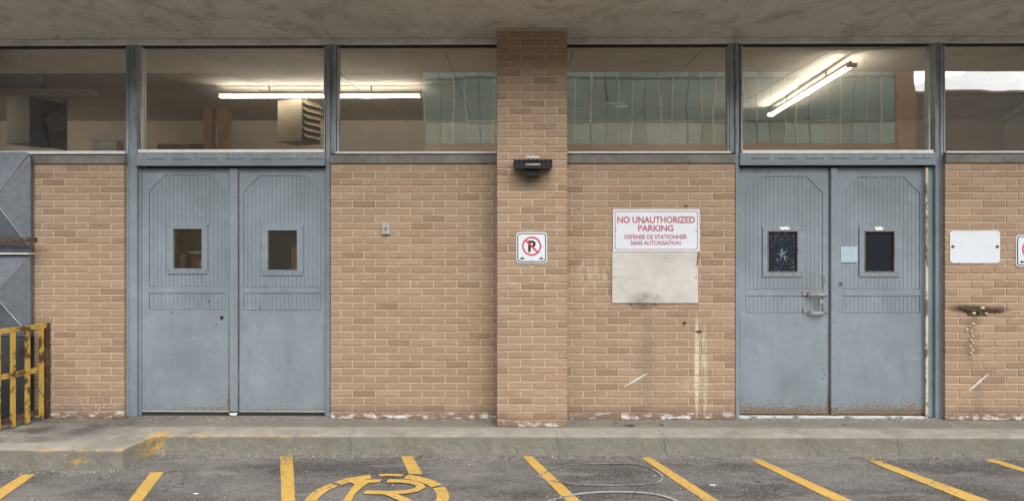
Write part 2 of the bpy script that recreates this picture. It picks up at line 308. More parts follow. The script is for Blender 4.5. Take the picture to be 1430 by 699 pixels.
M = dict(
    heater_brown=m_simple('shaded_heater_side', (.075, .055, .045), .6, .1, .3, 6),
    threshold=m_rustpaint('flaking_white_threshold', (.62, .64, .64), (.09, .08, .07), .52, .6),
    bead=m_rustpaint('worn_glazing_bead', (.17, .165, .16), (.06, .04, .03), .5, .6),
    louvre=m_simple('louvre_enamel', (.26, .22, .165), .5, .2, .15, 6),
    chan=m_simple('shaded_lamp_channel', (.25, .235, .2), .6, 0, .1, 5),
    tealdark=m_simple('dark_green_wall', (.12, .17, .15), .6, 0, .2, 1),
    litter2=m_simple('leaf_crumb', (.07, .052, .04), .9, 0, .5, 60),
    galvlight=m_simple('crease_highlight_steel', (.2, .225, .25), .45, .5, .3, 12),
    scratch=m_simple('pale_scratch', (.3, .32, .34), .7, 0, .2, 60),
    brick=m_brick(), mortar=m_mortar(), paint=m_paint(), paint_frame=m_paint('frame_paint', (.2, .24, .271), .4, .3),
    alu=m_simple('weathered_aluminium', (.42, .42, .4), .5, .1, .2, 5), white_trim=m_simple('white_trim_and_sill_sheen', (.74, .74, .72), .45, 0, .1, 9),
    head=m_simple('head_rail_paint', (.6, .59, .56), .6, 0, .25, 4), sill=m_concrete('sill_stone', (.17, .165, .15), (.25, .24, .215), (.1, .095, .085), 6),
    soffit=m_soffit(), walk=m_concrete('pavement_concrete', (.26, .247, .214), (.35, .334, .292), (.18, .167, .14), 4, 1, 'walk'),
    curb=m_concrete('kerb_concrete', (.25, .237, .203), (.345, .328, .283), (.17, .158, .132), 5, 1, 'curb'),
    asphalt=m_asphalt(), yellow=m_roadpaint('yellow_road_paint', (.54, .34, .08), .575), chalk=m_roadpaint('white_chalk_paint', (.33, .322, .315), .47),
    glass=m_glass('window_glass', .19, (.95, .945, .93)), glass_l=m_glass('small_door_glass', .05, (.88, .88, .86), .0004),
    film=m_film(), black=m_simple('black_plastic', (.012, .012, .013), .35, 0, .2, 20), darkfilm=m_simple('dark_window_film', (.007, .012, .019), .3, 0, .2, 30),
    signwhite=m_simple('sign_white', (.63, .67, .715), .4, 0, .04, 6, .05), board=None, red=m_simple('sign_red', (.55, .05, .07), .5, 0, .1, 9, .05),
    maroon=m_simple('faded_maroon', (.4, .11, .15), .6, 0, .25, 14, .05), signblack=m_simple('sign_black', (.015, .015, .018), .45, 0, .1, 9, .05),
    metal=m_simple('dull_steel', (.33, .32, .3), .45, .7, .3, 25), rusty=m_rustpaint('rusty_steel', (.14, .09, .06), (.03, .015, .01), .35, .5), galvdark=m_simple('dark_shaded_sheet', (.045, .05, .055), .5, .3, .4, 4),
    handle=m_rustpaint('worn_handle_steel', (.33, .33, .32), (.1, .06, .035), .5, .62),
    yellowgate=m_rustpaint('rusty_yellow_paint', (.52, .34, .06), (.045, .02, .01), .465, .55), galv=m_galv(),
    tube=m_emit('lit_tube', (1.0, .90, .75), 36.0), tubeoff=m_simple('unlit_tube', (.7, .7, .66), .3, 0, .05, 5), fixt=m_simple('fixture_enamel', (.82, .81, .77), .4, 0, .08, 5),
    ceil=m_simple('ceiling_board', (.62, .585, .53), .85, 0, .12, 1.2), inwall=m_simple('interior_wall', (.8, .735, .64), .85, 0, .1, 2), infloor=m_simple('interior_floor', (.36, .34, .3), .7, 0, .2, 2),
    wood=m_simple('raw_timber', (.42, .28, .14), .7, 0, .2, 12), ply=m_simple('plywood', (.25, .18, .12), .7, 0, .2, 7), card=m_simple('cardboard', (.42, .3, .17), .8, 0, .1, 8),
    heater=m_simple('heater_enamel', (.2, .17, .125), .5, .2, .2, 6), heater_dark=m_simple('dark_heater_steel', (.2, .195, .165), .6, .2, .25, 6), paper=m_simple('white_paper', (.75, .75, .73), .7, 0, .06, 10),
    cream=m_rustpaint('flaking_cream_strip', (.6, .54, .42), (.09, .06, .04), .5, .56), sticker=m_simple('pale_blue_sticker', (.36, .47, .53), .6, 0, .08, 30),
    foam=m_simple('yellow_foam', (.5, .43, .28), .9, 0, .15, 40, .6), dark=m_simple('dark_gap', (.02, .02, .02), .9),
    teal=m_simple('green_spandrel_glass', (.24, .43, .38), .25, 0, .35, .45), teal2=m_simple('pale_green_spandrel_glass', (.38, .62, .56), .25, 0, .25, .5), mull=m_simple('pale_mullion', (.74, .76, .62), .5), brickfar=m_simple('orange_brick_facade', (.46, .25, .14), .85, 0, .15, 3),
    greyfar=m_simple('grey_cladding', (.15, .15, .145), .8, 0, .1, 1), brownfar=m_simple('dark_brown_facade', (.055, .045, .04), .85, 0, .2, 1), litter=m_simple('litter_dark', (.04, .038, .036), .8), pebble=m_simple('pale_grit', (.42, .4, .36), .8, 0, .3, 40),
    screw=m_simple('screw_steel', (.12, .12, .125), .5, .6, .2, 50), crack=m_simple('crack_shadow', (.06, .055, .05), 1.0), bag=m_simple('grey_sack', (.36, .34, .28), .8, 0, .15, 20),
)
def m_board():
    g = mat('blank_weathered_board'); n = g.noise(3, 6, .7)
    c = g.mix(g.step(n, .35, .65), (.42, .4, .365), (.57, .55, .51))
    c = g.mix(g.step(g.noise(1, 4, .6, g.vec((2, 2, 60))), .58, .68, 0, .35), c, (.33, .3, .26))
    c = stain(g, c, wx(900), wz(420), .2, .09, (.07, .065, .06), .75, (8, 8, 8), .25, .65, .95)
    return surf(g, c, .7, bump=g.noise(60), bstr=.1)
M['board'] = m_board()

# ------------------------------------------------------------ mesh helpers
class MB:
    def __init__(s): s.v = []; s.f = []; s.mi = []; s.mats = []; s.cur = 0
    def use(s, m):
        if m not in s.mats: s.mats.append(m)
        s.cur = s.mats.index(m); return s
    def add(s, vs, fs):
        b = len(s.v); s.v += [tuple(v) for v in vs]
        for f in fs: s.f.append([b + i for i in f]); s.mi.append(s.cur)
        return s
    def box(s, x0, x1, y0, y1, z0, z1, c=0.0):
        if c <= 0:
            return s.add([(x0,y0,z0),(x1,y0,z0),(x1,y1,z0),(x0,y1,z0),(x0,y0,z1),(x1,y0,z1),(x1,y1,z1),(x0,y1,z1)],
                [(0,3,2,1),(4,5,6,7),(0,1,5,4),(1,2,6,5),(2,3,7,6),(3,0,4,7)])
        # chamfer on the four edges of the front (y0) face
        return s.add([(x0+c,y0,z0+c),(x1-c,y0,z0+c),(x1-c,y0,z1-c),(x0+c,y0,z1-c),
                      (x0,y0+c,z0),(x1,y0+c,z0),(x1,y0+c,z1),(x0,y0+c,z1),(x0,y1,z0),(x1,y1,z0),(x1,y1,z1),(x0,y1,z1)],
                     [(0,1,2,3),(0,4,5,1),(1,5,6,2),(2,6,7,3),(3,7,4,0),(4,8,9,5),(5,9,10,6),(6,10,11,7),(7,11,8,4),(8,11,10,9)])
    def prism(s, poly, y0, y1):            # poly of (x, z), counter-clockwise seen from -Y
        n = len(poly)
        vs = [(x, y0, z) for x, z in poly] + [(x, y1, z) for x, z in poly]
        fs = [list(range(n)), list(range(2*n-1, n-1, -1))] + [(i, i+n, (i+1) % n + n, (i+1) % n) for i in range(n)]
        return s.add(vs, fs)
    def slab(s, poly, z0, z1):             # poly of (x, y)
        n = len(poly)
        vs = [(x, y, z1) for x, y in poly] + [(x, y, z0) for x, y in poly]
        fs = [list(range(n)), list(range(2*n-1, n-1, -1))] + [(i, i+n, (i+1) % n + n, (i+1) % n) for i in range(n)]
        return s.add(vs, fs)
    def cyl(s, a, b, r, n=12, r2=None):
        a, b = Vector(a), Vector(b); d = (b-a).normalized(); r2 = r if r2 is None else r2
        u = d.cross(Vector((0, 0, 1)) if abs(d.z) < .9 else Vector((1, 0, 0))).normalized(); w = d.cross(u)
        vs = []
        for p, q in ((a, r), (b, r2)):
            for i in range(n):
                t = 2*math.pi*i/n; vs.append(p + (u*math.cos(t) + w*math.sin(t))*q)
        return s.add(vs, [list(range(n-1, -1, -1)), list(range(n, 2*n))] + [(i, (i+1) % n, (i+1) % n + n, i+n) for i in range(n)])
    def ring(s, cx, cz, r0, r1, y0, y1, n=48):
        vs = []
        for i in range(n):
            t = 2*math.pi*i/n; c, k = math.cos(t), math.sin(t)
            vs += [(cx+r0*c, y0, cz+r0*k), (cx+r1*c, y0, cz+r1*k), (cx+r0*c, y1, cz+r0*k), (cx+r1*c, y1, cz+r1*k)]
        fs = []
        for i in range(n):
            a, b = 4*i, 4*((i+1) % n)
            fs += [(a, a+1, b+1, b), (a+1, a+3, b+3, b+1), (a+2, a, b, b+2)]
        return s.add(vs, fs)
    def build(s, name, m=None, parent=None, smooth=False):
        me = bpy.data.meshes.new(name); me.from_pydata(s.v, [], s.f)
        if m is not None and not s.mats: me.materials.append(m)
        for k in s.mats: me.materials.append(k)
        if s.mats: me.polygons.foreach_set('material_index', s.mi)
        if smooth: me.polygons.foreach_set('use_smooth', [True]*len(s.f))
        me.update()
        o = bpy.data.objects.new(name, me); COL.objects.link(o)
        if parent: o.parent = parent
        return o
def rrect(x0, x1, z0, z1, r, n=6):
    out = []
    for cx, cz, a in ((x1-r, z0+r, -90), (x1-r, z1-r, 0), (x0+r, z1-r, 90), (x0+r, z0+r, 180)):
        for i in range(n+1):
            t = rad(a + 90*i/n); out.append((cx+r*math.cos(t), cz+r*math.sin(t)))
    return out
def tag(o, label=None, cat=None, group=None, kind=None):
    if label: o['label'] = label
    if cat: o['category'] = cat
    if group: o['group'] = group
    if kind: o['kind'] = kind
    return o
def thing(name, label, cat, group=None, kind=None):
    o = bpy.data.objects.new(name, None); COL.objects.link(o); o.empty_display_size = .1
    return tag(o, label, cat, group, kind)
def B(x0, x1, y0, y1, z0, z1, name, m, parent=None, c=0.0):
    return MB().box(x0, x1, y0, y1, z0, z1, c).build(name, m, parent)
def text_obj(txt, x0, x1, z0, z1, y, m, parent, name='lettering', off=.012, depth=.0008):
    cu = bpy.data.curves.new('t', 'FONT'); cu.body = txt; cu.offset = off; cu.resolution_u = 4
    ob = bpy.data.objects.new('t', cu); COL.objects.link(ob)
    dg = bpy.context.evaluated_depsgraph_get(); dg.update()
    me = bpy.data.meshes.new_from_object(ob.evaluated_get(dg)); bpy.data.objects.remove(ob)
    xs = [v.co.x for v in me.vertices]; zs = [v.co.y for v in me.vertices]
    ax, bx, az, bz = min(xs), max(xs), min(zs), max(zs)
    for v in me.vertices:
        v.co = ((v.co.x-ax)/(bx-ax)*(x1-x0)+x0, y, (v.co.y-az)/(bz-az)*(z1-z0)+z0)
    me.materials.clear(); me.materials.append(m); me.name = name
    o = bpy.data.objects.new(name, me); COL.objects.link(o); o.parent = parent
    return o
ZG = -0.155     # asphalt level

# ------------------------------------------------------------ ground, kerb, pavement
g0 = MB().add([(-300, -300, ZG), (300, -300, ZG), (300, 300, ZG), (-300, 300, ZG)], [(0, 1, 2, 3)]).build('asphalt_ground', M['asphalt']); tag(g0, kind='structure')
yd = MB().slab([(-60, -20), (60, -20), (60, -7.8), (-60, -7.8)], ZG-.1, ZG+.004).build('added_bounce_slab', M['walk']); tag(yd, kind='structure')  # unseen pale slab, added to bounce light onto soffit and facades
FP = [(-12, -.88), (-3.03, -.88), (-3.0, -.876), (-2.982, -.862), (-2.972, -.83), (-2.95, -.70), (-2.922, -.54), (-2.912, -.515), (-2.89, -.502), (9, -.50)]
BP = [(-12, -.72), (-3.26, -.72), (-3.22, -.71), (-3.2, -.69), (-3.19, -.65), (-3.18, -.5), (-3.165, -.36), (-3.14, -.305), (-3.08, -.285), (9, -.285)]
fp, bp = [], []
for i in range(len(FP)-1):
    L = math.dist(FP[i], FP[i+1]); n = max(1, int(L/.025))
    for k in range(n):
        t = k/n; fp.append(tuple(FP[i][j]*(1-t)+FP[i+1][j]*t for j in (0, 1))); bp.append(tuple(BP[i][j]*(1-t)+BP[i+1][j]*t for j in (0, 1)))
fp.append(FP[-1]); bp.append(BP[-1])
prof = [(1.0, -.02), (1.0, .003), (.6, .003), (.2, .002), (.05, .0), (.015, -.003), (0, -.014), (-.006, -.04), (-.012, -.07), (-.02, -.10), (-.035, -.14), (-.055, -.18)]
cb = MB(); vs = []
for i, (a, b) in enumerate(zip(fp, bp)):
    for (t, z) in prof:
        x = a[0]*(1-t)+b[0]*t; y = a[1]*(1-t)+b[1]*t
        if -.001 > z or .05 < t < .99:
            q = Vector((x*9, y*9, z*14)); k = noise.noise(q)*.002 + noise.noise(q*3.3)*.0012
            wgt = 1.0 if z < -.0005 else .15
            y -= k*wgt; z += noise.noise(q*1.7+Vector((5, 5, 5)))*.0012*wgt
            if z < -.05: y -= max(0, noise.noise(q*2.1))*.005
        vs.append((x, y, z))
n = len(prof); fs = [(i*n+j, i*n+j+1, (i+1)*n+j+1, (i+1)*n+j) for i in range(len(fp)-1) for j in range(n-1)]
cb.add(vs, fs); ko = cb.build('concrete_kerb', M['curb']); tag(ko, kind='structure')
walk = MB().slab([(-12, .19)] + [(x-.01, y-.02) if 0 < i < 9 else (x, y-.02) for i, (x, y) in enumerate(BP)] + [(9, .19)], -.3, 0.0)
wo = walk.build('pavement', M['walk']); tag(wo, kind='structure')
def crack(px, y0, y1, w=.004):      # an open crack running down the kerb face
    m = MB(); X = wx(px, -.5); pts = []
    for i in range(13):
        t = i/12; y = -.30 - t*.20 if t < .4 else -.512-(t-.4)*.02
        pts.append((X + .006*math.sin(i*1.7+px)+.02*noise.noise(Vector((i, px, 0)))+t*.03, t))
    for i in range(12):
        (xa, ta), (xb, tb) = pts[i], pts[i+1]
        def P(t): 
            return (-.33-t/.35*.17, .0055) if t < .35 else (-.5135-.012*(t-.35), -.018-(t-.35)/.65*.13)
        ya, za = P(ta); yb, zb = P(tb); ww = w*(.6+.8*random.random())
        m.add([(xa-ww, ya, za), (xa+ww, ya, za), (xb+ww, yb, zb), (xb-ww, yb, zb)], [(0, 1, 2, 3)])
    return m.build('crack', M['crack'], ko)
for px, w in ((487, .002), (776, .0013), (925, .0024), (1123, .0012), (1250, .0018)): crack(px, 0, 0, w)

# painted lines on the asphalt, each a strip lying on the ground
def ground_strip(name, pts, m, label, cat, group=None):
    z = ZG + .004; poly = [wg(px, py, z) for px, py in pts]
    # subdivide edges and roughen them a little
    out = []
    for i in range(len(poly)):
        a, b = poly[i], poly[(i+1) % len(poly)]; L = math.dist(a, b); k = max(1, int(L/.03))
        for j in range(k):
            t = j/k; x = a[0]*(1-t)+b[0]*t; y = a[1]*(1-t)+b[1]*t
            q = Vector((x*25, y*25, 3)); out.append((x+noise.noise(q)*.005, y+noise.noise(q+Vector((9, 0, 0)))*.005))
    o = MB().add([(x, y, z) for x, y in out], [list(range(len(out)))]).build(name, m)
    return tag(o, label, cat, group)
def cont(pa, pb, py):    # continue a pixel line to a lower row
    t = (py-pa[1])/(pb[1]-pa[1]); return (pa[0]+(pb[0]-pa[0])*t, py)
def stripe(tl, tr, bl, br, label, low=800):
    return ground_strip('painted_stripe', [tl, tr, cont(tr, br, low), cont(tl, bl, low)][::-1], M['yellow'], label, 'painted line', 'yellow parking stripes on the asphalt')
stripe((31, 662), (50, 661), (-4, 684), (8, 691), 'yellow parking stripe leaning left from the kerb, leftmost of the row, by the rusty barrier')
stripe((210, 659), (229, 658), (179, 699), (198, 699), 'short yellow parking stripe with a worn gap near the corner of the kerb')
stripe((391, 636), (409, 636), (393, 699), (412, 699), 'straight vertical yellow parking stripe below the left grey doors')
stripe((560, 636), (576, 636), (570, 659), (590, 660), 'short yellow stripe that runs into the painted circle', 661)
stripe((729, 636), (743, 636), (791, 699), (811, 699), 'yellow parking stripe starting in front of the brick pillar')
stripe((895, 638), (907, 637), (984, 699), (1005, 699), 'yellow parking stripe starting below the blank board, touching the chalk oval')
stripe((1048, 641), (1061, 640), (1166, 699), (1192, 699), 'yellow parking stripe starting below the left leaf of the right doors')
stripe((1205, 640), (1218, 639), (1352, 699), (1385, 699), 'yellow parking stripe starting below the right leaf of the right doors')
stripe((1374, 641), (1388, 640), (1423, 656), (1444, 657), 'yellow parking stripe at the far right below the blank white sign')
# no-parking symbol: ring, P and slash
sym = thing('painted_no_parking_symbol', 'yellow no parking symbol, a ring with a slashed P painted on the asphalt', 'road marking')
zc = ZG + .006; CX, CY = wg(527, 695, zc)
for a0, a1 in ((-10, 28), (32, 74), (78, 100), (108, 141), (145, 186), (190, 262), (270, 345)):
    m = MB(); vs = []; n = max(3, int((a1-a0)/3))
    for i in range(n+1):
        t = rad(a0+(a1-a0)*i/n); ww = .004*noise.noise(Vector((t*9, 0, 0)))
        ri = .393 if a0 != 78 else .43
        vs += [(CX+(ri+ww)*math.cos(t), CY+(ri+ww)*math.sin(t), zc), (CX+(.476+ww)*math.cos(t), CY+(.476+ww)*math.sin(t), zc)]
    m.add(vs, [(2*i, 2*i+1, 2*i+3, 2*i+2) for i in range(n)]); m.build('ring_segment', M['yellow'], sym)
def gp(pts, z, name): 
    P = [wg(a, b, z) for a, b in pts]; return MB().add([(x, y, z) for x, y in P], [list(range(len(P)))][0:1]).build(name, M['yellow'], sym)
gp([(500, 669), (533, 668.5), (530, 672.5), (515, 673), (506, 679), (496, 688), (490, 699), (476, 720), (455, 720), (478, 699), (487, 686)], zc+.0015, 'letter_stem')
# bowl as a bent band
def band(pts, wds, z, name, m, parent):
    P = [Vector(wg(a, b, z)) for a, b in pts]; vs = []
    for i, p in enumerate(P):
        d = (P[min(i+1, len(P)-1)]-P[max(i-1, 0)]).normalized(); nn = Vector((-d.y, d.x)); w = wds if not isinstance(wds, (list, tuple)) else wds[i]
        vs += [(*(p+nn*w/2), z), (*(p-nn*w/2), z)]
    return MB().add(vs, [(2*i, 2*i+1, 2*i+3, 2*i+2) for i in range(len(P)-1)]).build(name, m, parent)
band([(541, 670.5), (560, 670.7), (575, 672), (585, 675.5), (588, 679), (580, 683.5), (565, 686), (545, 687), (525, 686.6), (509, 686)], .065, zc+.003, 'letter_bowl', M['yellow'], sym)
band([(484, 667), (500, 674.5)], .05, zc+.0045, 'slash', M['yellow'], sym)
band([(541, 687), (560, 695), (580, 704), (605, 716)], .065, zc+.0045, 'slash', M['yellow'], sym)
# chalky ovals sprayed on the asphalt
def oval(name, pts, w, label, wn=.3, nsub=6):
    z = ZG + .0062 + w*.03; P = []
    for i in range(len(pts)-1):
        p0 = pts[max(i-1, 0)]; p1 = pts[i]; p2 = pts[i+1]; p3 = pts[min(i+2, len(pts)-1)]
        for k in range(nsub):
            t = k/nsub
            P.append(tuple(.5*((2*p1[j])+(-p0[j]+p2[j])*t+(2*p0[j]-5*p1[j]+4*p2[j]-p3[j])*t*t+(-p0[j]+3*p1[j]-3*p2[j]+p3[j])*t*t*t) for j in (0, 1)))
    P.append(pts[-1]); wd = [w*(1+wn*noise.noise(Vector((i*.7, w*99, 0)))*2) for i in range(len(P))]
    return tag(band(P, wd, z, name, M['chalk'], None), label, 'road marking')
oval('chalk_outline', [(752, 664), (758, 660), (775, 653), (800, 648), (840, 646.5), (880, 647), (903, 651), (920, 659), (925, 665), (920, 672), (900, 675.5), (850, 676.5), (800, 675), (765, 669), (750, 663)], .016, 'thin white oval outline sprayed on asphalt between two yellow stripes')
oval('chalk_outline', [(755, 706), (770, 698), (800, 690), (840, 686), (880, 686), (915, 689), (940, 696), (955, 706), (950, 722), (900, 735), (820, 735), (765, 722), (755, 706)], .03, 'thick blurry white arc sprayed on asphalt at the bottom edge of the picture')
# grit and litter
px_hide = lambda x: -.16 < x < .52
gr = MB()
for i in range(900):
    edge = random.random() < .75
    x = random.uniform(-4.5, 4.8); y = (-.53-abs(random.gauss(0, .05)) if x > -2.85 else -.90-abs(random.gauss(0, .05))) if edge else random.uniform(-1.6, -.6)
    if not edge and x < -2.9: y -= .35
    r = random.choice((.0015, .002, .003, .004, .006)); z = ZG+r*.4
    if random.random() < .22: x, y, z = random.uniform(-4.2, 4.6), random.uniform(-.2, -.01), .001+r*.4
    gr.add([(x+r*random.uniform(.6, 1.6), y, z), (x, y+r, z), (x-r*random.uniform(.6, 1.6), y, z), (x, y-r, z), (x, y, z+r*.8), (x, y, z-r)], [(0, 1, 4), (1, 2, 4), (2, 3, 4), (3, 0, 4), (1, 0, 5), (2, 1, 5), (3, 2, 5), (0, 3, 5)])
tag(gr.build('grit', M['pebble']), 'pale grit and gravel crumbs strewn along the foot of the kerb', 'grit', kind='stuff')
dk = MB()
for i in range(700):
    w_ = random.random()
    x = random.uniform(-4.5, 4.8); y = -abs(random.gauss(.012, .03)) if w_ < .55 else ((-.56 if x > -2.85 else -.94)-abs(random.gauss(0, .03)))
    z0_ = .001 if w_ < .55 else ZG; r = random.choice((.003, .005, .007, .011)); th_ = random.uniform(0, 3.14); cc, ss = math.cos(th_)*r, math.sin(th_)*r
    if w_ < .55 and px_hide(x): continue
    dk.add([(x+cc, y+ss, z0_), (x-ss*.4, y+cc*.4, z0_+r*.25), (x-cc, y-ss, z0_), (x+ss*.4, y-cc*.4, z0_+r*.1), (x, y, z0_+r*.45)], [(0, 1, 4), (1, 2, 4), (2, 3, 4), (3, 0, 4)])
tag(dk.build('leaf_crumbs', M['litter2']), 'dark leaf crumbs and dirt gathered along the foot of the wall and kerb', 'debris', kind='stuff')
def scrap(px, py, s, Z, m, label, name='litter', cat='litter'):
    x, y = wg(px, py, Z); mb = MB(); n = 9; vs = [(x, y, Z+s*.35)]
    for i in range(n):
        t = 2*math.pi*i/n; r = s*(.6+.6*random.random()); vs.append((x+r*math.cos(t)*1.4, y+r*math.sin(t)*.7, Z+.002+.3*s*random.random()*(i % 2)))
    vs.append((x, y, Z+.001)); mb.add(vs, [(0, 1+i, 1+(i+1) % n) for i in range(n)] + [(n+1, 1+(i+1) % n, 1+i) for i in range(n)])
    return tag(mb.build(name, m), label, cat)
scrap(860, 590, .018, 0, M['litter'], 'small dark lump of litter on the pavement by the white salt stains', cat='litter')
scrap(880, 594, .035, 0, M['litter'], 'crumpled black leaf litter on the pavement under the soot stain')
scrap(924, 593, .022, 0, M['litter'], 'dark curled leaf above the crack in the kerb')
scrap(1180, 593, .016, 0, M['litter'], 'small dark chip on the pavement before the right doors')
scrap(655, 688-40, .006, ZG, M['paper'], 'tiny white scrap on the asphalt right of the painted circle')
scrap(995, 677, .018, ZG, M['paper'], 'small white paper scrap on asphalt between two yellow stripes')
scrap(273, 689, .016, ZG, M['paper'], 'small white paper scrap on asphalt left of the straight yellow stripe')

# ------------------------------------------------------------ brickwork
CO = .06378; BL = wx(508.2)-wx(475.8); JT = .0098
ROWS = 35; ZW = CO*ROWS
_bm = {}
def brick_mesh(L, dep=.09):
    k = (round(L, 3), dep, random.randint(0, 4))
    if k not in _bm:
        c = .0028; h = CO-JT; mb = MB(); j = lambda a: random.uniform(-a, a)
        x0, x1, z0, z1 = 0, L, 0, h
        fr = []
        # front ring with a middle vertex on the long edges, lightly chipped
        for (x, z) in ((x0+c, z0+c), (L/2, z0+c), (x1-c, z0+c), (x1-c, z1-c), (L/2, z1-c), (x0+c, z1-c)):
            fr.append((x+j(.0012), j(.0006), z+j(.001)))
        sd = [(x0, c, z0), (L/2, c, z0+j(.0008)), (x1, c, z0), (x1, c, z1), (L/2, c, z1+j(.0008)), (x0, c, z1)]
        bk = [(x, dep, z) for x, _, z in sd]
        fs = [(0, 1, 4, 5), (1, 2, 3, 4)] + [(i, i+6, (i+1) % 6+6, (i+1) % 6) for i in range(6)] + [(i+6, i+12, (i+1) % 6+12, (i+1) % 6+6) for i in range(6)]
        mb.add(fr+sd+bk, fs)
        me = bpy.data.meshes.new('brick'); me.from_pydata(mb.v, [], mb.f); me.materials.append(M['brick']); _bm[k] = me
    return _bm[k]
def courses(x0, x1, z0, z1, jx, Y, parent, rest, hide=lambda x, z: False, dep=.09, flip=0):
    r = 0; z = z1-CO
    while z > z0-CO+.012:
        zz = max(z, z0); off = jx + (BL/2 if (r+flip) % 2 else 0)
        k = math.floor((x0-off)/BL); head = None
        while off+k*BL < x1-.001:
            a = max(x0, off+k*BL+JT/2 if off+k*BL > x0 else x0); b = min(x1, off+(k+1)*BL-JT/2)
            k += 1
            if x1-b < .05: b = x1; k += 99
            if b-a < .045 and a <= x0+.001: head = a; continue
            if head is not None: a = head; head = None
            if b-a < .02: continue
            yj = random.uniform(-.0012, .0012)
            vis = inframe((a+b)/2, Y, z+CO/2, 10) and not hide((a+b)/2, z)
            if vis and z >= z0-.02:
                o = bpy.data.objects.new('brick', brick_mesh(b-a, dep)); COL.objects.link(o); o.parent = parent
                o.location = (a, Y+yj, z+JT/2)
            else: rest.box(a, b, Y+yj, Y+dep, max(z, z0)+JT/2, z+CO-JT/2, .0025)
        z -= CO; r += 1
def brick_wall(label, px0, px1, jpx, hide=lambda x, z: False, x0=None, x1=None):
    t = thing('brick_wall', label, 'wall')
    X0 = wx(px0) if x0 is None else x0; X1 = wx(px1) if x1 is None else x1
    rest = MB(); courses(X0, X1, 0, ZW, wx(jpx), 0.0, t, rest, hide)
    B(X0+.003, X1-.003, .006, .19, -.05, ZW-.002, 'mortar', M['mortar'], t)
    if rest.v: tag(rest.build('brick', M['brick'], t), kind='stuff')
    return t
brick_wall('tan brick wall at far left between the metal duct and the left grey doors', 0, 173, 90.4, lambda x, z: x < wx(38)-.1, x0=-10.5)
brick_wall('tan brick wall between the left grey doors and the brick pillar, with a small key switch', 461.5, 694, 475.8, x1=wx(694, 0)+.01)
brick_wall('tan stained brick wall between the pillar and the right doors, behind the parking sign', 792, 1026.5, 799, x0=wx(791, 0))
brick_wall('tan brick wall at far right beside the right doors, behind the blank white sign', 1320, 1430, 1355.5, x1=7.5)
# pillar
PY = -.25; ZS = 3.335
pt = thing('brick_pillar', 'tall brick pillar rising from the pavement to the concrete soffit in the middle', 'pillar')
px0, px1 = wx(694, PY), wx(792, PY)
rest = MB(); courses(px0, px1, 0, CO*52, px0-JT/2, PY, pt, rest, flip=1)
B(px0+.004, px1-.004, PY+.006, .2, -.05, ZS-.001, 'mortar', M['mortar'], pt)
top = MB().box(px0, px1, PY+.001, PY+.09, CO*52, ZS-.002).build('top_course', M['mortar'], pt)
side = MB()
for r in range(52):
    ya = PY+.1 if r % 2 else PY+.1
    for a, b in ((px0, px0+.09), (px1-.09, px1)):
        side.box(a, b, PY+.1, -.004, r*CO+JT/2, (r+1)*CO-JT/2)
tag(side.build('brick', M['brick'], pt), kind='stuff')

# ------------------------------------------------------------ building mass, soffit, interior shell
def struct(o): return tag(o, kind='structure')
sf = MB(); nx, ny = 150, 12; x0, x1, y0, y1 = -10.6, 7.6, -1.06, .19; vs = []
for j in range(ny+1):
    for i in range(nx+1):
        x = x0+(x1-x0)*i/nx; y = y0+(y1-y0)*j/ny; q = Vector((x*1.3, y*2, 0))
        vs.append((x, y, ZS+abs(noise.noise(q)*.006+noise.noise(q*4)*.003) if y < -.02 else ZS))
sf.add(vs, [(j*(nx+1)+i, (j+1)*(nx+1)+i, (j+1)*(nx+1)+i+1, j*(nx+1)+i+1) for j in range(ny) for i in range(nx)])
sf.add([(x0, y0, ZS), (x1, y0, ZS), (x1, y0, ZS+.7), (x0, y0, ZS+.7), (x0, .19, ZS+.7), (x1, .19, ZS+.7), (x0, .19, ZS), (x1, .19, ZS)], [(0, 1, 2, 3), (3, 2, 5, 4), (0, 3, 4, 6), (1, 7, 5, 2)])
tag(sf.build('concrete_canopy', M['soffit']), 'rough grey-brown concrete soffit overhanging the doors and windows', 'canopy')
struct(B(-10.6, 7.6, -.02, .3, ZS+.701, 9, 'upper_wall', M['soffit']))
struct(B(-10.6, 7.6, .2, .3, 3.30, ZS+.70, 'lintel_wall', M['ceil']))
struct(B(-10.6, -10.5, .0, 4.85, 0, 3.9, 'side_wall', M['inwall'])); struct(B(7.5, 7.6, .0, 4.85, 0, 3.9, 'side_wall', M['inwall']))
ZC = 3.40
struct(B(-10.5, 7.5, 4.65, 4.85, 0, 3.9, 'interior_back_wall', M['inwall']))
struct(B(-10.6, 7.6, .19, 4.85, -.3, -.002, 'interior_floor', M['infloor']))
ci = thing('interior_ceiling', None, None, kind='structure')
struct(B(-10.6, 7.6, .3, 4.85, ZC+.03, ZC+.1, 'ceiling_deck', M['dark'], None)).parent = ci
xs = [-10.5, -9.3, -8.08, -6.85, -5.6, -4.4, -3.2, -1.97, -.72, .53, 1.78, 3.02, 4.42, 5.65, 6.9, 7.5]
for a, b in zip(xs[:-1], xs[1:]):
    for c, d in ((.302, 2.05), (2.05, 3.6), (3.6, 4.64)):
        B(a+.006, b-.006, c+.005, d-.005, ZC, ZC+.02, 'ceiling_panel', M['ceil'], ci)

